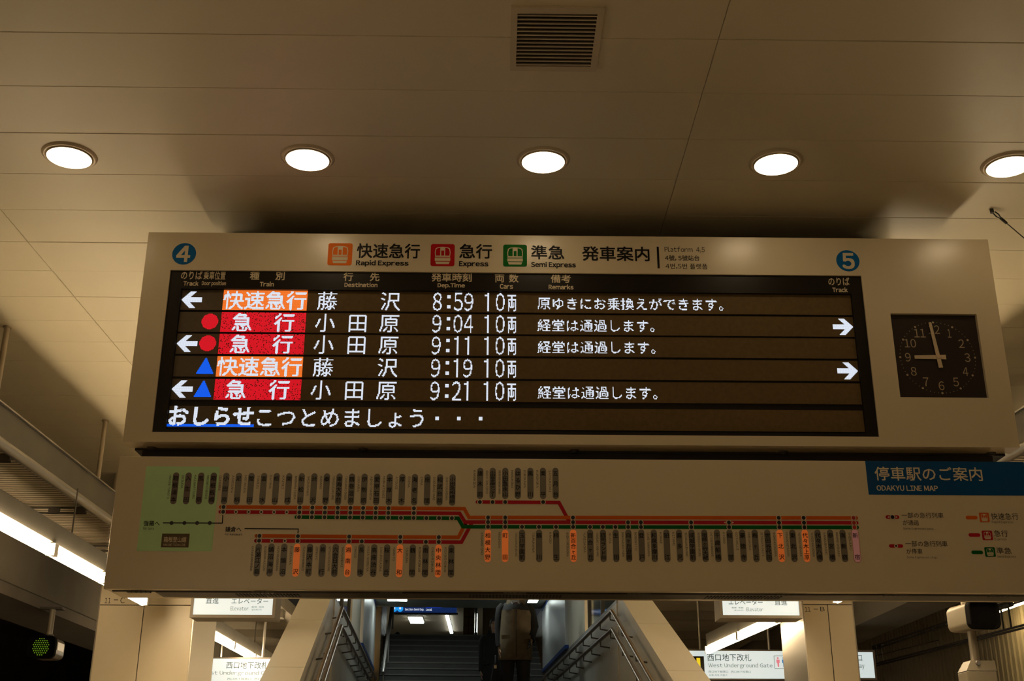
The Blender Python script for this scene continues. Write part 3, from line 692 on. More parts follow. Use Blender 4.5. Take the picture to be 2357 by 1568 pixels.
def pill(x0, y0, x1, y1, m_):
    a = mpt(x0, (y0+y1)/2); b = mpt(x1, (y0+y1)/2); t = mpt((x0+x1)/2, y0); d = mpt((x0+x1)/2, y1); r = (t[1]-d[1])/2
    MB().prism(rrect(a[0], b[0], d[1], t[1], r*.98, 6), YM, .001).build('legend_bar', m_, rm)
pill(2038.5, 1186.4, 2070, 1194.6, m_mr); pill(2046.3, 1253, 2078.8, 1261, m_mr); pill(2223, 1187.5, 2250, 1195.7, m_mo); pill(2229.5, 1227.6, 2256.4, 1235.8, m_mr); pill(2236, 1267.7, 2262.5, 1275.7, m_mg)
stop(2054.3, 1190.5); stop(2062.6, 1257, small=True)
mb = MB()
for s_ in (-1, 1):
    x = 2054.3+s_*9.5; mb.flat([mpt(x+s_*2.2, 1190.5, YM-.0004), mpt(x-s_*2, 1187.9, YM-.0004), mpt(x-s_*2, 1193.1, YM-.0004)], YM-.0004)
mb.build('pass_arrows', m_board, rm, fix=False)
icon(rm, 2254.5, 1180.5, 2277, 1202, YM-.0003, m_mo); icon(rm, 2260.7, 1221.7, 2284.6, 1243.4, YM-.0003, m_mr); icon(rm, 2266.8, 1260, 2291, 1281.8, YM-.0003, m_mg)

# ================================================================== CABLE TRAYS, STRIP LAMPS (left is parallel to the view, right tapers inwards)
def frame(ox, oy, ang):
    c, s_ = math.cos(ang), math.sin(ang)
    return lambda p: np.array([ox+p[0]*c+p[1]*-s_*-1*0+p[1]*math.sin(ang), oy-p[0]*math.sin(ang)+p[1]*c, p[2]])
def tray(F, sgn, y0, y1, rods, label, root):
    # local x: 0 at the inner side, growing outwards (times sgn); local y along the platform
    t = empty('cable_tray', root, label, 'cable tray')
    B = lambda lo, hi, mi=0: MB().box((min(sgn*lo[0], sgn*hi[0]), lo[1], lo[2]), (max(sgn*lo[0], sgn*hi[0]), hi[1], hi[2]), mi).xf(F)
    B((0, y0, 2.42), (.012, y1, 2.69)).build('side_panel', m_galv, t)
    B((-.02, y0, 2.685), (.03, y1, 2.697)).build('top_lip', m_metal, t)
    B((.80, y0, 2.42), (.812, y1, 2.60)).build('outer_panel', m_galv, t)
    MB().tube([(sgn*.0, y0, 2.41), (sgn*.0, y1, 2.41)], .042, 14).xf(F).build('pipe', m_metal, t)
    mb = MB(); y = y0
    while y < y1:
        a, b = sgn*.05, sgn*.80
        mb.add([(a, y, 2.425), (b, y, 2.425), (b, y+.040, 2.425), (a, y+.040, 2.425), (a, y, 2.43), (b, y, 2.43), (b, y+.040, 2.43), (a, y+.040, 2.43)],
               [(0,3,2,1),(4,5,6,7),(0,1,5,4),(2,3,7,6)]); y += .075
    tag(mb.xf(F).build('perforated_bottom', mat('tray_slats', (.40, .34, .25), .5), t), kind='stuff')
    y = y0+.6
    while y < y1:
        mb = MB(); a, b = .02, .82; zz0, zz1 = 2.335, 2.40
        # slotted cross bar: two flanges, end blocks and bridges leave oval-like slots
        for lo, hi in (((a, y, zz0), (b, y+.035, zz0+.014)), ((a, y, zz1-.014), (b, y+.035, zz1))):
            mb.box((min(sgn*lo[0], sgn*hi[0]), lo[1], lo[2]), (max(sgn*lo[0], sgn*hi[0]), hi[1], hi[2]))
        for u0, u1 in ((0, .12), (.30, .42), (.60, .72), (.90, 1)):
            p, q = a+(b-a)*u0, a+(b-a)*u1; mb.box((min(sgn*p, sgn*q), y+.002, zz0), (max(sgn*p, sgn*q), y+.033, zz1))
        mb.xf(F).build('cross_bar', m_darkgalv, t); y += 1.8
    for y in rods:
        mb = MB().tube([(0, y, 2.69), (0, y, H+.005)], .021, 12); mb.tube([(0, y, H-.012), (0, y, H+.001)], .032, 16)
        mb.xf(F).build('hanger_rod', mat('rod_paint', (.42, .35, .25), .45), t)
    return t
def strip(F, sgn, x, y0, y1, z, label, root, seg=1.5, hang=None):
    t = empty('strip_lamp', root, label, 'light')
    bx = lambda lo, hi: MB().box((min(lo[0], hi[0]), lo[1], lo[2]), (max(lo[0], hi[0]), hi[1], hi[2])).xf(F)
    q = -sgn                                    # the tubes face the middle of the platform
    bx((x-q*.075, y0, z+.095), (x+q*.02, y1, z+.25)).build('channel', m_galv, t)
    if hang:
        y = y0+.3
        while y < y1:
            MB().tube([(x-q*.03, y, z+.24), (x-q*.03, y, hang)], .007, 6).xf(F).build('drop_rod', m_galv, t); y += 2.9
    bx((x-q*.012, y0, z+.022), (x, y1, z+.095)).build('reflector', m_white, t)
    n = max(1, round((y1-y0)/seg)); L = (y1-y0)/n
    for k in range(n):
        a, b = y0+k*L+.02, y0+(k+1)*L-.02
        for tx_, tz_ in ((q*.024, .056), (-q*.004, .004)):
            MB().tube([(x+tx_, a, z+tz_), (x+tx_, b, z+tz_)], .019, 8).xf(F).build('tube', m_tube, t)
        for e in (a, b): bx((x-q*.025, e-.022, z-.012), (x+q*.045, e+.022, z+.085)).build('lamp_holder', m_white, t)
    return t
FL = frame(-3.68, 0, 0.0)
tray(FL, -1, 1.0, 16.2, (3.525, 5.935, 8.345, 10.755, 13.165), 'dark cable tray with pipe hung on rods at the left of the ceiling', (-3.68, 9, 2.4))
FR = frame(3.93, 8.6, math.radians(-4.5))
tray(FR, 1, -6.5, 7.3, (-4.6, -2.2, .2, 2.6, 5.0), 'dark cable tray with pipe behind the right end of the departure board', (3.93, 8.6, 2.4))
strip(FL, -1, .13, 6.8, 12.2, 1.76, 'bright fluorescent strip lamp running to the column at far left', (-3.55, 9, 1.76), hang=2.42)
strip(FL, -1, .13, 15.0, 24.0, 1.80, 'fluorescent strip lamp above the gate sign left of the stairs', (-3.55, 19, 1.8), hang=2.6)
strip(FR, 1, -.30, -1.75, 3.25, 1.76, 'fluorescent strip lamp ending at the right-hand column, mostly behind the board', (3.5, 9.5, 1.76), hang=2.42)
strip(FL, -1, .13, -7.8, -1.2, 1.76, 'unseen strip lamp added behind the viewer to light the board fronts', (-3.55, -4.5, 1.76), hang=H-.003)  # added lamp, out of view, lights both boards from the front
strip(FR, 1, -.42, 4.7, 7.9, 1.76, 'fluorescent strip lamp above the gate sign right of the stairs', (3.2, 15, 1.76), hang=H-.003)

# ================================================================== COLUMNS
m_col = mat('column_cladding', (0.70, 0.60, 0.43), 0.35, noise=.015, nscale=3, spec=.5); m_colside = mat('column_steel', (0.52, 0.47, 0.38), 0.32, metal=.55)
YCL = 12.75
def column(pl, pr, pside, seam, yb_seam, sgn, text, tx, label):
    a = onY(pl[0], pl[1], YCL)[0]; b = onY(pr[0], pr[1], YCL)[0]; zs = onY((pl[0]+pr[0])/2, yb_seam, YCL)[2]; sm = onY(seam[0], seam[1], YCL)[0]
    dpt = 1.05; t = empty('column', ((a+b)/2, YCL+.5, -1.6), label, 'column')
    MB().box((a+.012, YCL+.012, -1.6), (b-.012, YCL+dpt-.012, H)).build('core', m_dark, t)
    for lo, hi in ((a, sm-.004), (sm+.004, b)): MB().box((lo, YCL, -1.55), (hi, YCL+.015, zs-.006)).build('front_panel', m_col, t, bevel=.004)
    MB().box((a, YCL-.002, zs+.002), (b, YCL+.015, H)).build('header_panel', m_col, t, bevel=.004)
    for x in (a, b): MB().box((x-.012 if x == a else x, YCL+.003, -1.55), (x if x == a else x+.012, YCL+dpt, H)).build('side_panel', m_colside, t)
    mb = MB()
    for s, x0, y0, x1, y1 in tx: label_px(mb, s, x0, y0, x1, y1, YCL-.003, .0)
    mb.build('column_number', m_ink, t, fix=False)
column((221, 1460), (440, 1460), None, (322, 1480), 1392.8, 1, '11-C', (('11', 241, 1376.5, 255, 1389), ('－', 262, 1380.5, 272, 1382), ('C', 277, 1375.5, 287.5, 1389)), 'broad cream column marked 11-C at the left below the map board')
column((1854, 1450), (1967, 1450), None, (1911, 1460), 1391.5, -1, '11-B', (('11', 1852.5, 1398, 1865.5, 1408), ('－', 1873, 1402, 1882, 1403.2), ('B', 1888, 1397.5, 1898, 1407.5)), 'narrower cream column marked 11-B at the right below the map board')

# ================================================================== LIGHT-BOX SIGNS
m_face = mat('lightbox_face', (0.45, 0.47, 0.47), .4, emit=(0.86, 1.0, 1.0), es=.62); m_frame = mat('lightbox_frame', (0.20, 0.17, 0.13), .45, metal=.4)
m_signink = mat('sign_ink', (0.015, 0.03, 0.02), .6); m_signgrey = mat('sign_grey_ink', (0.18, 0.2, 0.17), .6)
def lightbox(name, x0, z0, x1, z1, Y, dep, label, fr=.025):
    t = empty(name, ((x0+x1)/2, Y+dep/2, z0), label, 'sign')
    MB().box((x0, Y+.004, z0), (x1, Y+dep, z1)).build('case', m_frame, t)
    mb = MB(); plate(mb, x0, x1, z0, z1, [(x0+fr, x1-fr, z0+fr, z1-fr)], Y-.006, Y+.004); mb.build('frame', m_frame, t, fix=False)
    f = MB().box((x0+fr, Y-.001, z0+fr), (x1-fr, Y+.0035, z1-fr)).build('lit_face', m_face, t)
    return t, f
def letters(parent, Y, items, mats, nm='lettering'):
    for it in items:
        mb = MB(); label_px(mb, it[0], it[1], it[2], it[3], it[4], Y-.002); mb.build(nm, mats[it[5] if len(it) > 5 else 0], parent, fix=False)
YE = 10.5
a, b = onY(436.5, 1422, YE), onY(632.5, 1422, YE)
t, f = lightbox('elevator_sign', a[0], a[2], b[0], a[2]+.36, YE, .26, 'white lit elevator sign hanging beside the left column')
letters(f, YE, (('直進', 474, 1376.5, 503.5, 1390), ('エレベーター', 533, 1377.5, 617.5, 1390.5), ('Elevator', 530.5, 1396, 572, 1405.5, 1), ('電梯  电梯', 579, 1395.5, 607.5, 1399.5, 1), ('엘리베이터', 579, 1402, 602, 1406, 1)), [m_signink, m_signgrey])
for x in (a[0]+.12, b[0]-.12): MB().tube([(x, YE+.13, a[2]+.34), (x, YE+.13, H)], .014, 8).build('hanger_rod', m_metal, t)
a, b = onY(1663.8-6, 1423, YE), onY(1847.5, 1423, YE)
t, f = lightbox('elevator_sign', a[0], a[2], b[0], a[2]+.36, YE, .26, 'white lit elevator sign hanging beside the right column')
letters(f, YE, (('エレベーター', 1677, 1380, 1755.5, 1392.5), ('直進', 1783, 1379.5, 1811.5, 1393.5), ('Elevator', 1718, 1398.5, 1756.5, 1407.5, 1), ('電梯  电梯', 1684, 1397.5, 1711, 1401, 1), ('엘리베이터', 1690, 1403.5, 1711, 1407, 1)), [m_signink, m_signgrey])
for x in (a[0]+.12, b[0]-.12): MB().tube([(x, YE+.13, a[2]+.34), (x, YE+.13, H)], .014, 8).build('hanger_rod', m_metal, t)
YW = 17.0
a, b = onY(446, 1575, YW), onY(650, 1513.5, YW)
t, f = lightbox('gate_sign', a[0], a[2]-.10, b[0], b[2], YW, .3, 'white lit West Underground Gate sign behind the left parapet', .02)
letters(f, YW, (('西口地下改札', 521, 1523.6, 617, 1539.6), ('West Underground Gate', 463, 1544, 634, 1556.5, 1), ('西口地下検票口   西口地下检票口', 523, 1560.5, 640, 1566, 1)), [m_signink, m_signgrey])
for x in (a[0]+.3, b[0]-.3): MB().tube([(x, YW+.15, b[2]-.02), (x, YW+.15, H)], .018, 8).build('hanger_rod', m_metal, t)
a, b = onY(1570, 1565.5, YW), onY(1825, 1496, YW)
t, f = lightbox('gate_sign', a[0], a[2], b[0], b[2], YW, .3, 'white lit West Underground Gate sign with toilet symbols right of the stairs', .02)
letters(f, YW, (('西口地下改札', 1628, 1505.5, 1729, 1522), ('West Underground Gate', 1630.6, 1527, 1778, 1539.5, 1), ('西口地下検票口   西口地下检票口', 1631, 1544, 1728, 1549.5, 1), ('서쪽 지하 개찰구', 1632, 1552, 1674, 1557, 1)), [m_signink, m_signgrey])
for x in (a[0]+.3, b[0]-.3): MB().tube([(x, YW+.15, b[2]-.02), (x, YW+.15, H)], .018, 8).build('hanger_rod', m_metal, t)
mb = MB(); quad(mb, 1580, 1511, 1621, 1549, YW-.003); quad(mb, 1603.6, 1515, 1612, 1537, YW-.005, 1); mb.build('exit_square', [m_black, mat('lit_yellow', (.8, .6, .05), .5, emit=(1, .75, .02), es=.7)], f, fix=False)
mb = MB()
def boxline(x0, y0, x1, y1, Y, w_=.006):
    a = onY(x0, y1, Y); b = onY(x1, y0, Y)
    for p, q in (((a[0], a[2]), (b[0], a[2]+w_)), ((a[0], b[2]-w_), (b[0], b[2])), ((a[0], a[2]), (a[0]+w_, b[2])), ((b[0]-w_, a[2]), (b[0], b[2]))): mb.flat([(p[0], p[1]), (q[0], p[1]), (q[0], q[1]), (p[0], q[1])], Y)
boxline(1783, 1510, 1812.7, 1539.5, YW-.003)
mb.build('toilet_box', m_signgrey, f, fix=False)
for px, m_ in ((1791, mat('pink_figure', (.7, .2, .25), .5, emit=(1, .3, .4), es=.45)), (1804, mat('blue_figure', (.05, .2, .5), .5, emit=(.02, .25, .6), es=.45))):
    mb = MB(); c = onY(px, 1525, YW-.003); k = abs(onY(px+1, 1525, YW)[0]-c[0]); P = lambda u, v: (c[0]+u*k, c[2]-v*k)
    mb.flat(circle(*P(0, -8.5), 2*k, 12), YW-.003); mb.flat([P(-3.5, -5.5), P(3.5, -5.5), P(3.2, 1), P(1.8, 1), P(1.5, 9), P(-1.5, 9), P(-1.8, 1), P(-3.2, 1)], YW-.003); mb.build('figure', m_, f, fix=False)
a, b = onY(1925, 1566, YW), onY(2012.7, 1496.5, YW)
t, f = lightbox('exit_sign', a[0], a[2], b[0], b[2], YW, .3, 'small lit sign partly hidden behind the right column', .03)
letters(f, YW, (('口', 1975, 1508, 1984, 1522), ('ay', 1978, 1530, 1990, 1541.5, 1)), [m_signink, m_signgrey])
MB().tube([((a[0]+b[0])/2, YW+.15, b[2]-.02), ((a[0]+b[0])/2, YW+.15, H)], .018, 8).build('hanger_rod', m_metal, t)

# ================================================================== STAIRCASE (axis turned about 3 degrees to the left)
SA = np.array([-.0507, .9987, 0]); SB = np.array([.9987, .0507, 0]); SO = np.array([-1.521, 12.0, 0.0])
def ST(p): return SO+SA*p[1]+SB*p[0]+np.array([0, 0, p[2]])     # local (b, a, z)
WID = 2.71; LAND = 0.85; SL = 0.41
m_clad = mat('parapet_cladding', (0.60, 0.56, 0.47), .4, noise=.02, nscale=2); m_inner = mat('parapet_steel', (0.60, 0.57, 0.50), .38, metal=.35, noise=.08, nscale=2)
m_rail = mat('handrail_steel', (0.40, 0.30, 0.21), .28, metal=.8); m_step = mat('stair_grey', (0.075, 0.073, 0.068), .7, noise=.1, nscale=6); m_nose = mat('stair_nosing', (0.15, 0.145, 0.13), .6)
stt = empty('staircase', ST((WID/2, -2, -1.6)), 'lower stairs to a landing between slanted cream parapets, with double handrails', 'staircase')
nst = 16; rise = (LAND+1.6)/nst; tread = rise/SL
for k in range(nst):
    a0 = -(nst-k)*tread+tread*0; z1 = -1.6+(k+1)*rise
    mb = MB().box((-.09, a0, z1-rise-.02), (WID+.09, a0+tread, z1-.004)).box((-.09, a0-.012, z1-.03), (WID+.09, a0+.04, z1), 1).xf(ST); mb.build('step', [m_step, m_nose], stt)
MB().box((-.09, 0, LAND-.3), (WID+.09, 6.6, LAND)).xf(ST).build('landing', m_step, stt)
for s_, b0, b1 in ((-1, -.40, -.10), (1, WID+.10, WID+.40)):
    zt = lambda a: 1.84+SL*a
    aL, aT = -8.2, .35
    # body of the parapet
    e = .012
    MB().hexa([(b0+e, aL, -1.6), (b1-e, aL, -1.6), (b1-e, aT, -1.6), (b0+e, aT, -1.6), (b0+e, aL, zt(aL)-.014), (b1-e, aL, zt(aL)-.014), (b1-e, aT, zt(aT)-.014), (b0+e, aT, zt(aT)-.014)]).xf(ST).build('parapet', m_inner, stt)
    # slanted top pieces and inner steel facing
    cuts = [aL]+[.42-1.33*k for k in range(6, -1, -1)]
    cuts = sorted(c for c in set(cuts) if aL <= c < aT)+[aT]
    for p, q in zip(cuts[:-1], cuts[1:]):
        g = .005
        MB().hexa([(b0, p+g, zt(p+g)-.012), (b1, p+g, zt(p+g)-.012), (b1, q-g, zt(q-g)-.012), (b0, q-g, zt(q-g)-.012), (b0, p+g, zt(p+g)), (b1, p+g, zt(p+g)), (b1, q-g, zt(q-g)), (b0, q-g, zt(q-g))]).xf(ST).build('top_panel', m_clad, stt)
        ox = b0 if s_ < 0 else b1
        MB().hexa([(ox-.006, p+g, -1.6), (ox+.006, p+g, -1.6), (ox+.006, q-g, -1.6), (ox-.006, q-g, -1.6), (ox-.006, p+g, zt(p)-.02), (ox+.006, p+g, zt(p)-.02), (ox+.006, q-g, zt(q)-.02), (ox-.006, q-g, zt(q)-.02)]).xf(ST).build('side_panel', m_clad, stt)
    # landing wall: steel panels below the rail, glass above, cream posts, white blue-edged boards
    ib = b1 if s_ < 0 else b0
    k = 0; a = aT
    while a < 8.6:
        MB().box((min(ib, ib+s_*.05), a+.004, LAND-.3), (max(ib, ib+s_*.05), min(a+1.1, 8.6)-.004, 1.84)).xf(ST).build('wall_panel', m_inner, stt); a += 1.1
    MB().box((min(ib, ib+s_*.05), aT, 1.841), (max(ib, ib+s_*.05), 8.6, 1.875)).xf(ST).build('sill', m_metal, stt)
    # handrails
    for z in (1.71, 1.53):
        rb = 0 if s_ < 0 else WID
        pts = [(rb, -7.2, z-7.2*SL), (rb, -.02, z-.01), (rb, .02, z), (rb, 8.0, z)]
        hr = MB().tube([ST(p) for p in pts], .021, 10).build('handrail', m_rail, stt)
        a = -6.6
        while a < 7.9:
            zz = z+min(0, a)*SL; MB().tube([ST((rb, a, zz-.015)), ST((rb, a, zz-.07)), ST((ib, a, zz-.085))], .008, 6).build('bracket', m_darkgalv, hr); a += .75
m_glass = mat('glass', (.75, .82, .78), .05, trans=1.0, spec=.4); m_glass.node_tree.nodes['Principled BSDF'].inputs['IOR'].default_value = 1.1
m_post = mat('cream_post', (.70, .64, .50), .5); m_mull = mat('dark_mullion', (.10, .09, .075), .5); m_wb = mat('white_board', (.62, .63, .62), .35); m_bl = mat('blue_edge', (.01, .06, .30), .4)
for s_, ib, lab in ((-1, -.10, 'left'), (1, WID+.10, 'right')):
    gs = empty('glass_screen', ST((ib, 2, 1.875)), 'glass screen with dark posts above the %s landing handrail' % lab, 'glass screen')
    for a0, a1 in ((.4, 1.5), (1.56, 2.66)):
        MB().box((min(ib+s_*.02, ib+s_*.03), a0, 1.876), (max(ib+s_*.02, ib+s_*.03), a1, 2.94)).xf(ST).build('pane', m_glass, gs)
    for a in (1.5, 2.66): MB().box((min(ib, ib+s_*.05), a, 1.876), (max(ib, ib+s_*.05), a+.06, 2.94)).xf(ST).build('mullion', m_mull, gs)
    cp = MB().box((min(ib, ib+s_*.12), 3.0, 1.876), (max(ib, ib+s_*.12), 4.85, 2.94)).xf(ST).build('side_pier', m_post); tag(cp, 'cream wall pier between glass and white board on the %s of the landing' % lab, 'pier')
    bd = empty('wall_board', ST((ib, 6.8, 1.9)), 'white board with blue edges on the %s wall of the landing' % lab, 'board')
    x0, x1 = (ib-.04, ib+.04) if s_ < 0 else (ib-.04, ib+.04)
    MB().box((x0, 4.9, 1.90), (x1, 8.5, 2.94)).xf(ST).build('board', m_wb, bd)
    MB().box((x0-.01, 4.88, 1.876), (x1+.01, 8.52, 1.925)).xf(ST).build('lower_edge', m_bl, bd)
    MB().box((x0-.01, 4.88, 2.90), (x1+.01, 8.52, 2.945)).xf(ST).build('upper_edge', m_bl, bd)
# soffit over the landing
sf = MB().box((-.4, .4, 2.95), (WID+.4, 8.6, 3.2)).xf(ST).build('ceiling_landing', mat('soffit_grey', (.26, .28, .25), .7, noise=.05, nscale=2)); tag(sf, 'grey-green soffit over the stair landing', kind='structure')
m_fl = mat('cool_tube', (.9, .9, .9), .4, emit=(.88, 1.0, .95), es=16.0)
for k, (b0, b1, am) in enumerate(((.15, .48, 7.4), (2.45, 2.62, 7.4), (1.0, 1.7, 3.2))):  # the third lamp is added, unseen, to brighten landing and stairs
    t = empty('soffit_lamp', ST(((b0+b1)/2, am+.17, 2.92)), 'small white lamp under the landing soffit at the %s' % ('left', 'right', 'near end, added unseen for light')[k], 'light')
    MB().box((b0, am, 2.925), (b1, am+.35, 2.95)).xf(ST).build('case', m_white, t); MB().box((b0+.01, am+.02, 2.918), (b1-.01, am+.33, 2.925)).xf(ST).build('diffuser', m_fl, t)
# upper flight
us = empty('upper_staircase', ST((WID/2, 8.4, LAND)), 'dark grey upper stairs rising from the landing to the concourse', 'staircase')
CZ = 2.66; nu = 15; ru = (CZ-LAND)/nu; tu = .24
for k in range(nu):
    a0 = 6.6+k*tu; z1 = LAND+(k+1)*ru
    MB().box((.05, a0, z1-ru-.03), (WID+.06, a0+tu, z1-.004)).box((.05, a0-.010, z1-.022), (WID+.06, a0+.03, z1), 1).xf(ST).build('step', [m_step, m_nose], us)
for rb in (.16, WID-.30):
    p0, p1 = 6.9, 10.6; MB().tube([ST((rb, p0, LAND+.85)), ST((rb, p1, LAND+.85+(p1-p0)*ru/tu))], .028, 10).build('handrail', m_metal, us)
    for a in (7.0, 8.8, 10.5): MB().tube([ST((rb, a, LAND+max(0, (a-6.6))*ru/tu)), ST((rb, a, LAND+.85+(a-6.9)*ru/tu))], .016, 8).build('rail_post', m_metal, us)
# concourse beyond
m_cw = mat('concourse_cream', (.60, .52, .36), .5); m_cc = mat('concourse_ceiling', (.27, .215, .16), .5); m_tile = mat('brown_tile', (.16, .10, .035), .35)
cf = MB().box((-.85, 10.2, CZ-.3), (3.6, 46, CZ)).xf(ST).build('floor_concourse', m_step); tag(cf, 'concourse floor at the top of the stairs', kind='structure')
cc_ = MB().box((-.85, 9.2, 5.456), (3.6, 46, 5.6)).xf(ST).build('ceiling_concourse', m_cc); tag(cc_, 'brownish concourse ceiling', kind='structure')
for k, (lo, hi, m_, lab) in enumerate((((-1.0, 9.2, CZ-.3), (-.85, 46, 5.5), m_cw, 'left wall of the concourse'), ((3.6, 9.2, CZ-.3), (3.75, 46, 5.5), m_cw, 'right wall of the concourse'), ((-1.0, 46, CZ-.3), (3.75, 46.2, 5.5), m_cw, 'end wall of the concourse'))):
    o = MB().box(lo, hi).xf(ST).build('wall_concourse', m_); tag(o, lab, kind='structure')
# tiled cheeks beside the upper flight
for b0, b1, lab in ((-.30, .02, 'left'), (WID+.12, WID+.45, 'right')):
    wl = empty('tiled_wall', ST(((b0+b1)/2, 9.6, LAND)), 'brown tiled wall on the %s of the upper stairs' % lab, 'wall')
    MB().box((b0+.01, 8.62, LAND), (b1-.01, 10.9, 5.4)).xf(ST).build('core', m_dark, wl)
    ib = b1 if b0 < 0 else b0; sg = 1 if b0 < 0 else -1
    me = None
    for i in range(8):
        for j in range(16):
            a0, z0 = 8.62+i*.285, LAND+.9+j*.16
            if z0 > 4.2: continue
            MB().box((min(ib-.0, ib+sg*.01)-.004, a0+.004, z0+.004), (max(ib, ib+sg*.01)+.0, a0+.281, z0+.156)).xf(ST).build('tile', m_tile, wl)
    MB().box((b0, 8.605, LAND), (b1, 8.62, 5.4)).xf(ST).build('end_panel', m_tile, wl)
YS = 33.0
a, b = onY(905, 1410.5, YS), onY(1051, 1410.5, YS)
t = empty('direction_sign', (a[0], YS, a[2]), 'dark blue concourse sign listing Section Semi Exp. and Local trains', 'sign')
sgb = MB().box((a[0], YS, a[2]), (b[0], YS+.2, a[2]+.42)).build('case', mat('navy_sign', (.005, .012, .045), .4, emit=(.01, .03, .13), es=.6), t)
mb = MB(); label_px(mb, 'Section Semi Exp.', 932, 1400.3, 976, 1407, YS-.01, .02); label_px(mb, 'Local', 980.5, 1400.6, 994.5, 1406.5, YS-.01, .02); mb.build('lettering', led('lit_white', (.85, .9, 1.0), .8), sgb, fix=False)
for px in (907.5, 921):
    c = onY(px, 1401.5, YS-.01); mb = MB(); mb.flat(circle(c[0], c[2], .085, 20), YS-.01, 0); mb.flat(circle(c[0], c[2]+.01, .03, 12), YS-.012, 1); mb.build('line_disc', [led('lit_blue', (.02, .35, .9), .9), led('lit_white', (.85, .9, 1.0), .8)], sgb, fix=False)
mb = MB(); quad(mb, 981, 1396, 1016, 1399.5, YS-.01); mb.build('blue_bar', led('lit_blue2', (.01, .05, .7), .7), sgb, fix=False)
MB().box((a[0], YS-.01, a[2]-.035), (b[0]+.03, YS+.2, a[2])).build('lower_rail', m_metal, t)
for x in (a[0]+.2, b[0]-.2): MB().tube([(x, YS+.1, a[2]+.4), (x, YS+.1, 5.46)], .02, 8).build('hanger_rod', m_metal, t)
def ceiling_lamp(x0, y0, x1, y1, label):
    pa, pb = onZ(x0, y0, 5.40), onZ(x1, y1, 5.40)
    xs = sorted((pa[0], pb[0])); ys = sorted((pa[1], pb[1]))
    t = empty('concourse_lamp', ((xs[0]+xs[1])/2, (ys[0]+ys[1])/2, 5.38), label, 'light')
    MB().box((xs[0], ys[0], 5.41), (xs[1], ys[1], 5.45)).build('case', m_white, t)
    return t, xs, ys
t, xs, ys = ceiling_lamp(938, 1421, 977, 1434.5, 'crosswise twin-tube lamp on the concourse ceiling above the stairs')
for k in (0, 1):
    w_ = (ys[1]-ys[0]); a0 = ys[0]+w_*(.02+.56*k); MB().box((xs[0]+.02, a0, 5.37), (xs[1]-.02, a0+w_*.36, 5.41)).build('tube', m_fl, t)
t, xs, ys = ceiling_lamp(1024, 1412.5, 1043, 1457, 'lengthwise twin-tube lamp on the concourse ceiling above the stairs')
for k in (0, 1):
    w_ = xs[1]-xs[0]; a0 = xs[0]+w_*(.03+.53*k); MB().box((a0, ys[0]+.02, 5.37), (a0+w_*.40, ys[1]-.02, 5.41)).build('tube', m_fl, t)
# tiled pillar, light slit and cream wall at the right of the concourse
def pillar(name, x0, x1, Y, dep, m_, label, cat, z1=5.45):
    a, b = onY(x0, 1430, Y), onY(x1, 1430, Y); t = empty(name, ((a[0]+b[0])/2, Y+dep/2, CZ), label, cat); return t, a[0], b[0]
t, x0, x1 = pillar('tiled_pillar', 1066, 1092, 30.0, .5, m_tile, 'pillar of yellow-brown tiles on the concourse', 'pillar')
MB().box((x0+.01, 30.01, CZ), (x1-.01, 30.5, 5.45)).build('core', m_dark, t)
mt2 = mat('ochre_tile', (.34, .22, .07), .25)
for j in range(14):
    z0 = CZ+.0+j*.2
    for q in range(2): MB().box((x0+(x1-x0)*q/2+.005, 30.0, z0+.006), (x0+(x1-x0)*(q+1)/2-.005, 30.012, z0+.194)).build('tile', mt2, t)
t, x0, x1 = pillar('light_slit', 1093.5, 1098, 29.6, .1, None, 'tall narrow lit panel beside the tiled pillar', 'light')
zb = onY(1096, 1455.5, 29.6)[2]; zt = onY(1096, 1413, 29.6)[2]
MB().box((x0-.02, 29.62, CZ), (x1+.02, 29.7, 5.45)).build('frame', m_metal, t); MB().box((x0, 29.6, zb), (x1, 29.62, zt)).build('lit_panel', m_fl, t)
t, x0, x1 = pillar('concourse_partition', 1111, 1240, 28.5, .3, None, 'cream partition wall on the concourse behind the walking person', 'wall')
MB().box((x0, 28.5, CZ), (x1, 28.8, 5.45)).build('wall_face', mat('partition_cream', (.66, .58, .40), .5), t); MB().box((x0-.18, 28.52, CZ), (x0-.14, 28.6, 5.45)).build('edge_post', m_mull, t)

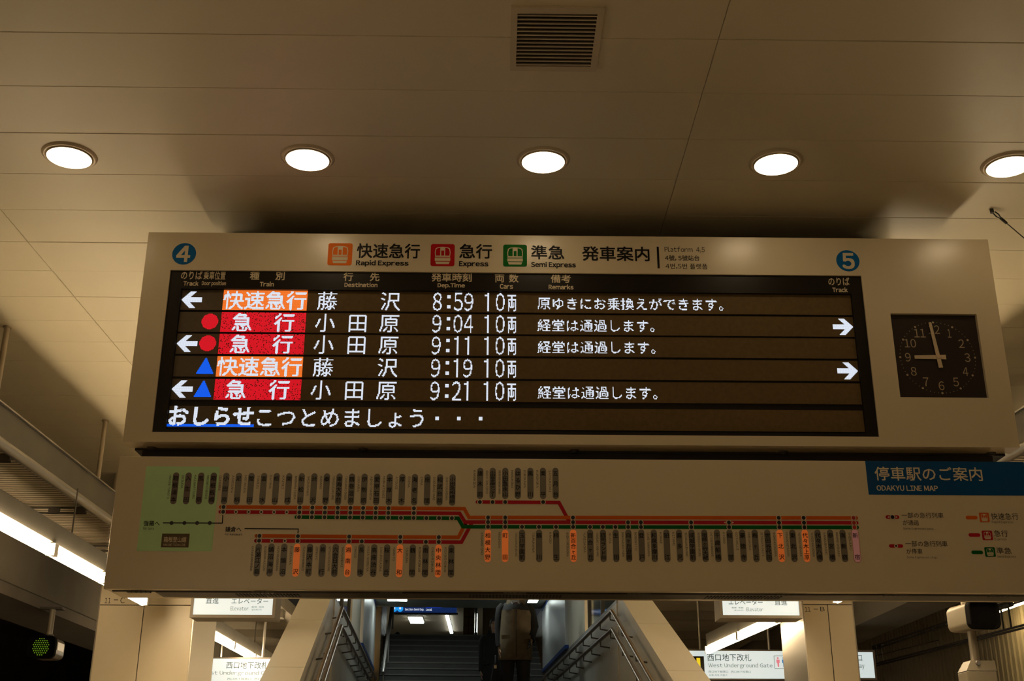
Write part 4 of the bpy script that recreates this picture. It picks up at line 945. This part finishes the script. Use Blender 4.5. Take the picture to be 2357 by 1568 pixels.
# ================================================================== SIGNALS AND OVERHEAD WIRES
m_shell = mat('signal_shell', (.23, .195, .14), .35); m_hood = mat('signal_hood', (.004, .0035, .003), .9, spec=.08); m_grn = led('signal_green', (.26, .52, .012), .45)
def oriented(c, n):
    n = np.array([n[0], n[1], 0.0]); n /= np.linalg.norm(n); r = np.array([-n[1], n[0], 0.0])   # r: to the right when looking along -n
    return lambda p: c+r*p[0]-n*p[1]+np.array([0, 0, p[2]])
def signal(c, n, wd, ht, dep, label, root, lit):
    t = empty('platform_signal', root, label, 'signal'); F = oriented(c, n)
    prof = rrect(-wd/2, wd/2, -ht/2, ht/2, wd*.2, 5)
    sc = lambda k, y: [F((x*k, y, z*k)) for x, z in prof]
    MB().loft([sc(.98, .035), sc(1.0, .05), sc(1.0, dep-.03), sc(.94, dep)], 0, True).build('body', m_shell, t)
    mb = MB(); mb.loft([sc(1.06, .04), sc(1.10, .02), sc(1.10, -.03), sc(1.04, -.035), sc(1.0, .02)], 0, False, True); mb.build('hood', m_hood, t)
    if lit:
        mb = MB(); k = 0
        for i in range(-4, 5):
            for j in range(-4, 5):
                x, z = (i+.5*(j % 2))*wd*.085, j*wd*.078
                if math.hypot(x, z) > wd*.335: continue
                pts = [F((x+.0066*math.cos(a)+random.uniform(-.0015, .0015), -.037, z+.0066*math.sin(a))) for a in np.linspace(0, 2*math.pi, 7)[:-1]]
                mb.add(pts, [tuple(range(6))])
        tag(mb.build('green_lights', m_grn, t, fix=False), kind='stuff')
    MB().box((wd/2-.004, .08, -ht*.1), (wd/2+.006, dep-.06, ht*.28)).xf(F).build('side_plate', m_white, t)
    return t, F
c = onY(96.5, 1490, 13.0)
t, F = signal(c, (.02, -1.0), .268, .215, .34, 'signal lamp with a round green light hanging at far left', (c[0], c[1], c[2]-.1), True)
p = F((0, .17, 0)); MB().tube([(p[0], p[1], p[2]+.09), (p[0], p[1], 1.865)], .034, 10).build('hanging_pole', m_shell, t); MB().tube([(p[0], p[1], p[2]+.10), (p[0], p[1], p[2]+.15)], .052, 10).build('clamp', m_darkgalv, t)
MB().box((p[0]-.12, p[1]-.06, 1.84), (p[0]+.12, p[1]+.06, 1.862)).build('pole_plate', m_darkgalv, t)
c = onY(2262, 1415.5, 9.5)
t, F = signal(c, (.14, -.99), .235, .205, .36, 'unlit signal box with black front on a post at far right', (c[0], c[1], -1.6), False)
p = F((0, .2, 0)); MB().tube([(p[0], p[1], p[2]-.09), (p[0], p[1], p[2]-.36)], .035, 12).build('post', m_shell, t); MB().tube([(p[0]-.02, p[1]+.03, p[2]+.09), (p[0]-.02, p[1]+.03, 2.3)], .026, 10).build('upper_pole', m_shell, t)
for q in (-.09, -.05, -.0): MB().tube([F((q, .12, .105)), F((q, .12, .15)), F((q+.02, .12, .155)), F((q+.02, .12, .105))], .006, 6).build('cable_loop', m_shell, t)
zc = p[2]-.36
MB().loft([[(p[0]-.12, p[1]-.1, zc-.06), (p[0]+.12, p[1]-.1, zc-.06), (p[0]+.12, p[1]+.1, zc-.06), (p[0]-.12, p[1]+.1, zc-.06)], [(p[0]-.07, p[1]-.08, zc+.02), (p[0]+.12, p[1]-.08, zc+.02), (p[0]+.12, p[1]+.08, zc+.02), (p[0]-.07, p[1]+.08, zc+.02)]], 0, False).build('cabinet_top', m_shell, t)
MB().box((p[0]-.12, p[1]-.1, -1.6), (p[0]+.12, p[1]+.1, zc-.061)).build('cabinet', m_shell, t, bevel=.01); MB().tube([(p[0]-.02, p[1]-.085, zc+.0), (p[0]-.02, p[1]-.11, zc+.0)], .018, 12).build('lock', m_metal, t)
m_wire = mat('wire_black', (.012, .01, .008), .6)
XW = 6.2
ol = empty('overhead_line', onX(2200, 1450, XW), 'black overhead wires in pairs crossing behind the right signal box', 'overhead wires')
for k, pts in enumerate(([(2008, 1489), (2357, 1374)], [(2011, 1495.5), (2357, 1382)], [(2008, 1512), (2160, 1474)], [(2008, 1530), (2357, 1439)], [(2009, 1535), (2357, 1445.5)])):
    P = [onX(x, y, XW) for x, y in pts]; d = P[1]-P[0]
    MB().tube([P[0], P[1]+d*(.25 if k != 2 else 0)], .007 if k == 2 else .014, 6).build('wire', m_wire, ol)
for x, y0, y1 in ((2016, 1491, 1530), (2028, 1489, 1527), (2303, 1398, 1452), (2320, 1393, 1448)):
    a, b = onX(x, y0, XW), onX(x, y1, XW); b[1] = a[1]; mb = MB().tube([a, b], .012, 6); mb.tube([a+np.array([0, -.1, 0]), a+np.array([0, .1, 0])], .035, 8)
    mb.build('dropper', m_wire, ol)
# lamp by the ribbed wall
a = onX(2342, 1387, 8.0); t = empty('track_lamp', (8.0, a[1], a[2]), 'small warm lamp on the ribbed wall at the far right edge', 'light')
MB().box((7.95, a[1]-.9, a[2]+.02), (8.12, a[1]+.9, a[2]+.08)).build('case', m_white, t); MB().box((7.97, a[1]-.88, a[2]-.03), (8.08, a[1]+.88, a[2]+.02)).build('diffuser', mat('yellow_diffuser', (.9, .8, .5), .5, emit=(1.0, .72, .32), es=26.0), t)
MB().box((8.12, a[1]-.1, a[2]+.03), (8.4, a[1]+.1, a[2]+.07)).build('wall_arm', m_galv, t)
# stay wire with hook on the ceiling
hk = onZ(2283, 485, H-.008); best = None
for q in range(120):          # the far end is tied to the lip of the right-hand tray
    e = onY(2357, 548, 6.0+q*.005); d = e-hk
    if d[2] > -.02: continue
    f = hk+d*((2.70-hk[2])/d[2]); tx_ = FR((0, (f[1]-8.6), 0))[0]
    if best is None or abs(f[0]-tx_) < best[0]: best = (abs(f[0]-tx_), f)
e = best[1]
t = empty('stay_wire', hk, 'thin stay wire hooked to the ceiling right of the departure board', 'wire')
dv = (e-hk)/np.linalg.norm(e-hk)
MB().tube([hk+np.array([0, 0, .0065]), hk+np.array([0, 0, -.016])], .012, 8).build('anchor', m_dark, t)
MB().tube([hk+dv*.02+np.array([0, .012, 0]), hk+dv*.05+np.array([0, .016, 0]), hk+dv*.09, hk+dv*.05-np.array([0, .016, 0]), hk+dv*.02-np.array([0, .012, 0])], .004, 6).build('eyelet', m_dark, t)
MB().tube([hk+dv*.08, hk+dv*.13], .009, 6).build('ferrule', m_dark, t); MB().tube([hk+dv*.12, e], .0035, 6).build('wire', m_darkgalv, t)

# ================================================================== PEOPLE
m_skin = mat('skin', (.46, .28, .18), .5); m_hair = mat('hair', (.018, .014, .012), .5); m_trous = mat('dark_trousers', (.020, .018, .017), .8, noise=.15, nscale=20); m_shoe = mat('black_shoes', (.015, .013, .012), .35)
def person(name, base, yaw, k, label, jk, hem, sleeve, top=None, mask=False, lean=0.0, rarm='down', larm='pocket', tie=False):
    t = empty(name, base, label, 'person')
    c_, s_ = math.cos(yaw), math.sin(yaw)
    Wd = lambda p: np.array([base[0]+k*(p[0]*c_-p[1]*s_), base[1]+k*(p[0]*s_+p[1]*c_), base[2]+k*p[2]])
    V = []; E = []; R = []
    def node(p, r, par=None):
        V.append(p); R.append(r if isinstance(r, tuple) else (r, r))
        if par is not None: E.append((par, len(V)-1))
        return len(V)-1
    pel = node((0, 0, .95), (.14, .10)); sp = node((0, 0, 1.13), (.13, .095), pel); ch = node((0, .0, 1.32), (.15, .10), sp); nb = node((0, .01, 1.45), .062, ch); nk = node((0, .0, 1.51), .052, nb)
    h0 = node((0, -.02, 1.57), (.066, .08), nk); h1 = node((0, -.01, 1.65), (.075, .092), h0); node((0, 0, 1.71), (.05, .06), h1)
    arms = {}
    for sx, mode in ((-1, rarm), (1, larm)):
        sh_ = node((sx*.16, 0, 1.41), .055, ch)
        if mode == 'down': el, wr = (sx*.205, .03, 1.14), (sx*.205, -.02, .89)
        else: el, wr = (sx*.245, .06, 1.16), (sx*.195, -.10, .97)
        e_ = node(el, .046, sh_); w_ = node(wr, .031, e_); d = np.array(wr)-np.array(el); d /= np.linalg.norm(d)
        pm = node(tuple(np.array(wr)+d*.06), (.034, .022), w_); arms[sx] = (el, wr)
        for q, ln in zip((-.027, -.009, .009, .027), (.062, .072, .068, .052)):
            f0 = np.array(wr)+d*.095+np.array([0, q, 0]); f1 = node(tuple(f0), .0095, pm); f2 = node(tuple(f0+d*ln*.6+np.array([-sx*.008, 0, 0])), .009, f1); node(tuple(f0+d*ln+np.array([-sx*.024, 0, 0])), .0075, f2)
        th0 = np.array(wr)+d*.035+np.array([0, -.034, 0]); a1 = node(tuple(th0), .011, pm); node(tuple(th0+d*.05+np.array([-sx*.012, -.018, 0])), .009, a1)
        hp = node((sx*.095, 0, .88), .088, pel); kn = node((sx*.105, -.02-.03*sx, .49), .062, hp); an = node((sx*.105, .03-.02*sx, .09), .044, kn); node((sx*.115, -.12-.02*sx, .04), .038, an)
    me = bpy.data.meshes.new('skeleton'); me.from_pydata([tuple(k*np.array(p)) for p in V], E, []); o = bpy.data.objects.new('skeleton', me); C.objects.link(o)
    sk = o.modifiers.new('skin', 'SKIN'); sk.use_smooth_shade = True
    for i, r in enumerate(R): me.skin_vertices[0].data[i].radius = (r[0]*k, r[1]*k)
    me.skin_vertices[0].data[0].use_root = True
    ss = o.modifiers.new('sub', 'SUBSURF'); ss.levels = 1; ss.render_levels = 1
    bm2 = bpy.data.meshes.new_from_object(o.evaluated_get(bpy.context.evaluated_depsgraph_get()))
    bpy.data.objects.remove(o)
    bm2.materials.clear()
    for m_ in (m_skin, m_trous, m_shoe): bm2.materials.append(m_)
    for p in bm2.polygons:
        z = p.center.z/k; x = abs(p.center.x/k); p.use_smooth = True
        p.material_index = 2 if z < .11 else (1 if z < 1.02 and x < .19 else 0)
    b = bpy.data.objects.new('body', bm2); C.objects.link(b); b.parent = t; b.rotation_euler = (0, 0, yaw); ROOT[b.name] = np.array(base, float)
    # jacket: torso shell, collar and sleeves
    def ring(z, hw, hd, cy=0.0, n=20): return [Wd((hw*math.cos(a)*(1 if abs(math.cos(a)) < .8 else 1), cy+hd*math.sin(a), z)) for a in np.linspace(0, 2*math.pi, n+1)[:-1]]
    prof = [(hem, .215, .16), (hem+.02, .225, .17), (.95, .225, .17), (1.02, .218, .165), (1.10, .208, .158), (1.20, .208, .156), (1.30, .21, .152), (1.36, .208, .146)]
    prof = [p for p in prof if p[0] >= hem]
    j = MB(); j.loft([ring(*p) for p in prof], 0, True, True)
    j.loft([ring(*p) for p in ((1.355, .2085, .147), (1.41, .195, .13), (1.455, .15, .105), (1.475, .10, .09))], 1, True, False)
    for sx in (-1, 1):
        el, wr = arms[sx]
        j.tube([Wd(p) for p in ((sx*.145, 0, 1.425), (sx*.18, .01, 1.38), tuple((np.array((sx*.18, .01, 1.38))+np.array(el))/2), el, tuple((np.array(el)+np.array(wr))/2), wr)], [.065*k, .078*k, .072*k, .066*k, .058*k, .05*k], 14, 2)
    # uneven creases
    rnd = random.Random(3)
    j.v = [tuple(np.array(p)+np.array([rnd.uniform(-.006, .006), rnd.uniform(-.006, .006), rnd.uniform(-.004, .004)])) for p in j.v]
    jo = j.build('jacket', [jk, top or jk, sleeve], t)
    for sx in (-1, 1):       # stand-up collar wings
        MB().hexa([Wd(p) for p in ((sx*.03, -.125, 1.40), (sx*.13, -.085, 1.44), (sx*.12, -.06, 1.44), (sx*.035, -.10, 1.40), (sx*.055, -.115, 1.50), (sx*.105, -.05, 1.54), (sx*.095, -.035, 1.54), (sx*.05, -.10, 1.50))]).build('collar', jk, jo)
        MB().hexa([Wd(p) for p in ((sx*.085, -.176, .98), (sx*.19, -.140, .98), (sx*.19, -.13, .98), (sx*.085, -.165, .98), (sx*.085, -.178, 1.03), (sx*.19, -.142, 1.03), (sx*.19, -.13, 1.03), (sx*.085, -.165, 1.03))]).build('pocket_flap', jk, jo)
    MB().tube([Wd((0, -.172, hem+.03)), Wd((0, -.166, 1.10)), Wd((0, -.155, 1.36))], .006*k, 6).build('zip', m_dark, jo)
    if tie:
        MB().hexa([Wd(p) for p in ((-.045, -.135, 1.37), (.045, -.135, 1.37), (.045, -.11, 1.37), (-.045, -.11, 1.37), (-.062, -.095, 1.49), (.062, -.095, 1.49), (.062, -.07, 1.49), (-.062, -.07, 1.49))]).build('shirt', mat('shirt', (.42, .44, .46), .7), t)
        MB().hexa([Wd(p) for p in ((-.012, -.150, 1.34), (.012, -.150, 1.34), (.012, -.13, 1.34), (-.012, -.13, 1.34), (-.022, -.110, 1.46), (.022, -.110, 1.46), (.022, -.09, 1.46), (-.022, -.09, 1.46))]).build('tie', mat('tie_red', (.06, .012, .012), .6), t)
    # trousers
    for sx in (-1, 1):
        MB().tube([Wd(p) for p in ((sx*.09, 0, .97), (sx*.10, -.005, .80), (sx*.105, -.02-.03*sx, .49), (sx*.105, .03-.02*sx, .10))], [.112*k, .105*k, .082*k, .078*k], 14).build('trouser_leg', m_trous, t)
    # hair, ears, eyes, nose, mouth or mask
    rings = []
    for z, r1_, r2_, cy in ((1.59, .083, .05, .055), (1.64, .089, .088, .022), (1.69, .082, .092, .008), (1.73, .055, .065, .0), (1.748, .02, .025, 0)): rings.append(ring(z, r1_, r2_, cy, 16))
    MB().loft(rings, 0, True, True).build('hair', m_hair, t)
    for sx in (-1, 1):
        MB().loft([[Wd((sx*.078+u*.0, .0+.018*math.cos(a), 1.62+.03*math.sin(a))) for a in np.linspace(0, 2*math.pi, 9)[:-1]], [Wd((sx*.092, .01+.016*math.cos(a), 1.62+.028*math.sin(a))) for a in np.linspace(0, 2*math.pi, 9)[:-1]]] if False else [[Wd((sx*.074, .0+.014*math.cos(a), 1.62+.026*math.sin(a))) for a in np.linspace(0, 2*math.pi, 9)[:-1]], [Wd((sx*.090, .012+.016*math.cos(a), 1.622+.030*math.sin(a))) for a in np.linspace(0, 2*math.pi, 9)[:-1]]], 0, True).build('ear', m_skin, t)
        MB().loft([[Wd((sx*.03+.011*math.cos(a)*q, -.098-.004*(1-q), 1.635+.006*math.sin(a)*q)) for a in np.linspace(0, 2*math.pi, 9)[:-1]] for q in (1, .5, .1)], 0, True).build('eye', m_hair, t)
    MB().hexa([Wd(p) for p in ((-.016, -.095, 1.585), (.016, -.095, 1.585), (.014, -.08, 1.585), (-.014, -.08, 1.585), (-.006, -.098, 1.635), (.006, -.098, 1.635), (.006, -.08, 1.635), (-.006, -.08, 1.635))]).build('nose', m_skin, t)
    if mask:
        g = [[Wd(((.085+.004*math.sin(v))*math.cos(a), -.012-(.105)*math.sin(a), z)) for a in np.linspace(.25, math.pi-.25, 11)] for v, z in ((0, 1.52), (1.2, 1.55), (2, 1.58), (3, 1.605))]
        mb = MB(); n = 11; vv = [p for r in g for p in r]
        mb.add(vv, [(i*n+q, i*n+q+1, (i+1)*n+q+1, (i+1)*n+q) for i in range(3) for q in range(n-1)], 0, True); mo = mb.build('face_mask', mat('mask_white', (.70, .70, .70), .8), t, fix=False)
        md = mo.modifiers.new('thick', 'SOLIDIFY'); md.thickness = .003
    else:
        MB().hexa([Wd(p) for p in ((-.024, -.088, 1.548), (.024, -.088, 1.548), (.024, -.075, 1.548), (-.024, -.075, 1.548), (-.02, -.091, 1.556), (.02, -.091, 1.556), (.02, -.075, 1.556), (-.02, -.075, 1.556))]).build('mouth', mat('lips', (.36, .14, .11), .5), t)
    return Wd, arms
m_khaki = mat('khaki_cloth', (.155, .115, .065), .85, noise=.18, nscale=14); m_bk = mat('black_cloth', (.010, .009, .009), .85, noise=.2, nscale=14)
c = onY(1187, 1400, 15.5)
Wd, arms = person('person', (c[0]-.005, 15.5, LAND), .06, .975, 'walking person in khaki jacket with black sleeves, tie and white face mask', m_khaki, .72, m_bk, top=m_bk, mask=True, tie=True)
hp = Wd((arms[-1][1][0]-.055, arms[-1][1][1]-.01, .77))
t = empty('handbag', (hp[0], hp[1], hp[2]-.42), 'black bag with metal clasp carried by the person in khaki jacket', 'bag')
MB().loft([[(hp[0]-.05, hp[1]-.14, hp[2]-.42), (hp[0]+.05, hp[1]-.14, hp[2]-.42), (hp[0]+.05, hp[1]+.14, hp[2]-.42), (hp[0]-.05, hp[1]+.14, hp[2]-.42)], [(hp[0]-.06, hp[1]-.15, hp[2]-.3), (hp[0]+.06, hp[1]-.15, hp[2]-.3), (hp[0]+.06, hp[1]+.15, hp[2]-.3), (hp[0]-.06, hp[1]+.15, hp[2]-.3)],
          [(hp[0]-.03, hp[1]-.13, hp[2]-.1), (hp[0]+.03, hp[1]-.13, hp[2]-.1), (hp[0]+.03, hp[1]+.13, hp[2]-.1), (hp[0]-.03, hp[1]+.13, hp[2]-.1)]], 0, False).build('bag_body', m_bk, t, bevel=.015)
MB().tube([(hp[0], hp[1]-.09, hp[2]-.11), (hp[0], hp[1]-.07, hp[2]-.02), (hp[0], hp[1], hp[2]+.01), (hp[0], hp[1]+.07, hp[2]-.02), (hp[0], hp[1]+.09, hp[2]-.11)], .01, 8).build('handle', m_bk, t)
MB().box((hp[0]-.015, hp[1]-.158, hp[2]-.16), (hp[0]+.015, hp[1]-.13, hp[2]-.12)).build('clasp', m_metal, t)
c = onY(1139, 1500, 18.2)
person('person', (c[0], 18.2, LAND), -.05, .925, 'person in a long black coat walking behind the khaki jacket', m_bk, .62, m_bk)
c = onY(915, 1459, 34.5); zt = onY(915, 1455.3, 34.5)[2]
person('person', (c[0], 34.5, CZ), .1, (zt-CZ)/1.748, 'person on the concourse, only dark hair showing above the top stair', m_bk, .75, m_bk)

# faint emitters (LED dots, lit lettering) need no direct light sampling
for nm_, m_ in MATS.items():
    if nm_ not in LAMPS: m_.cycles.emission_sampling = 'NONE'
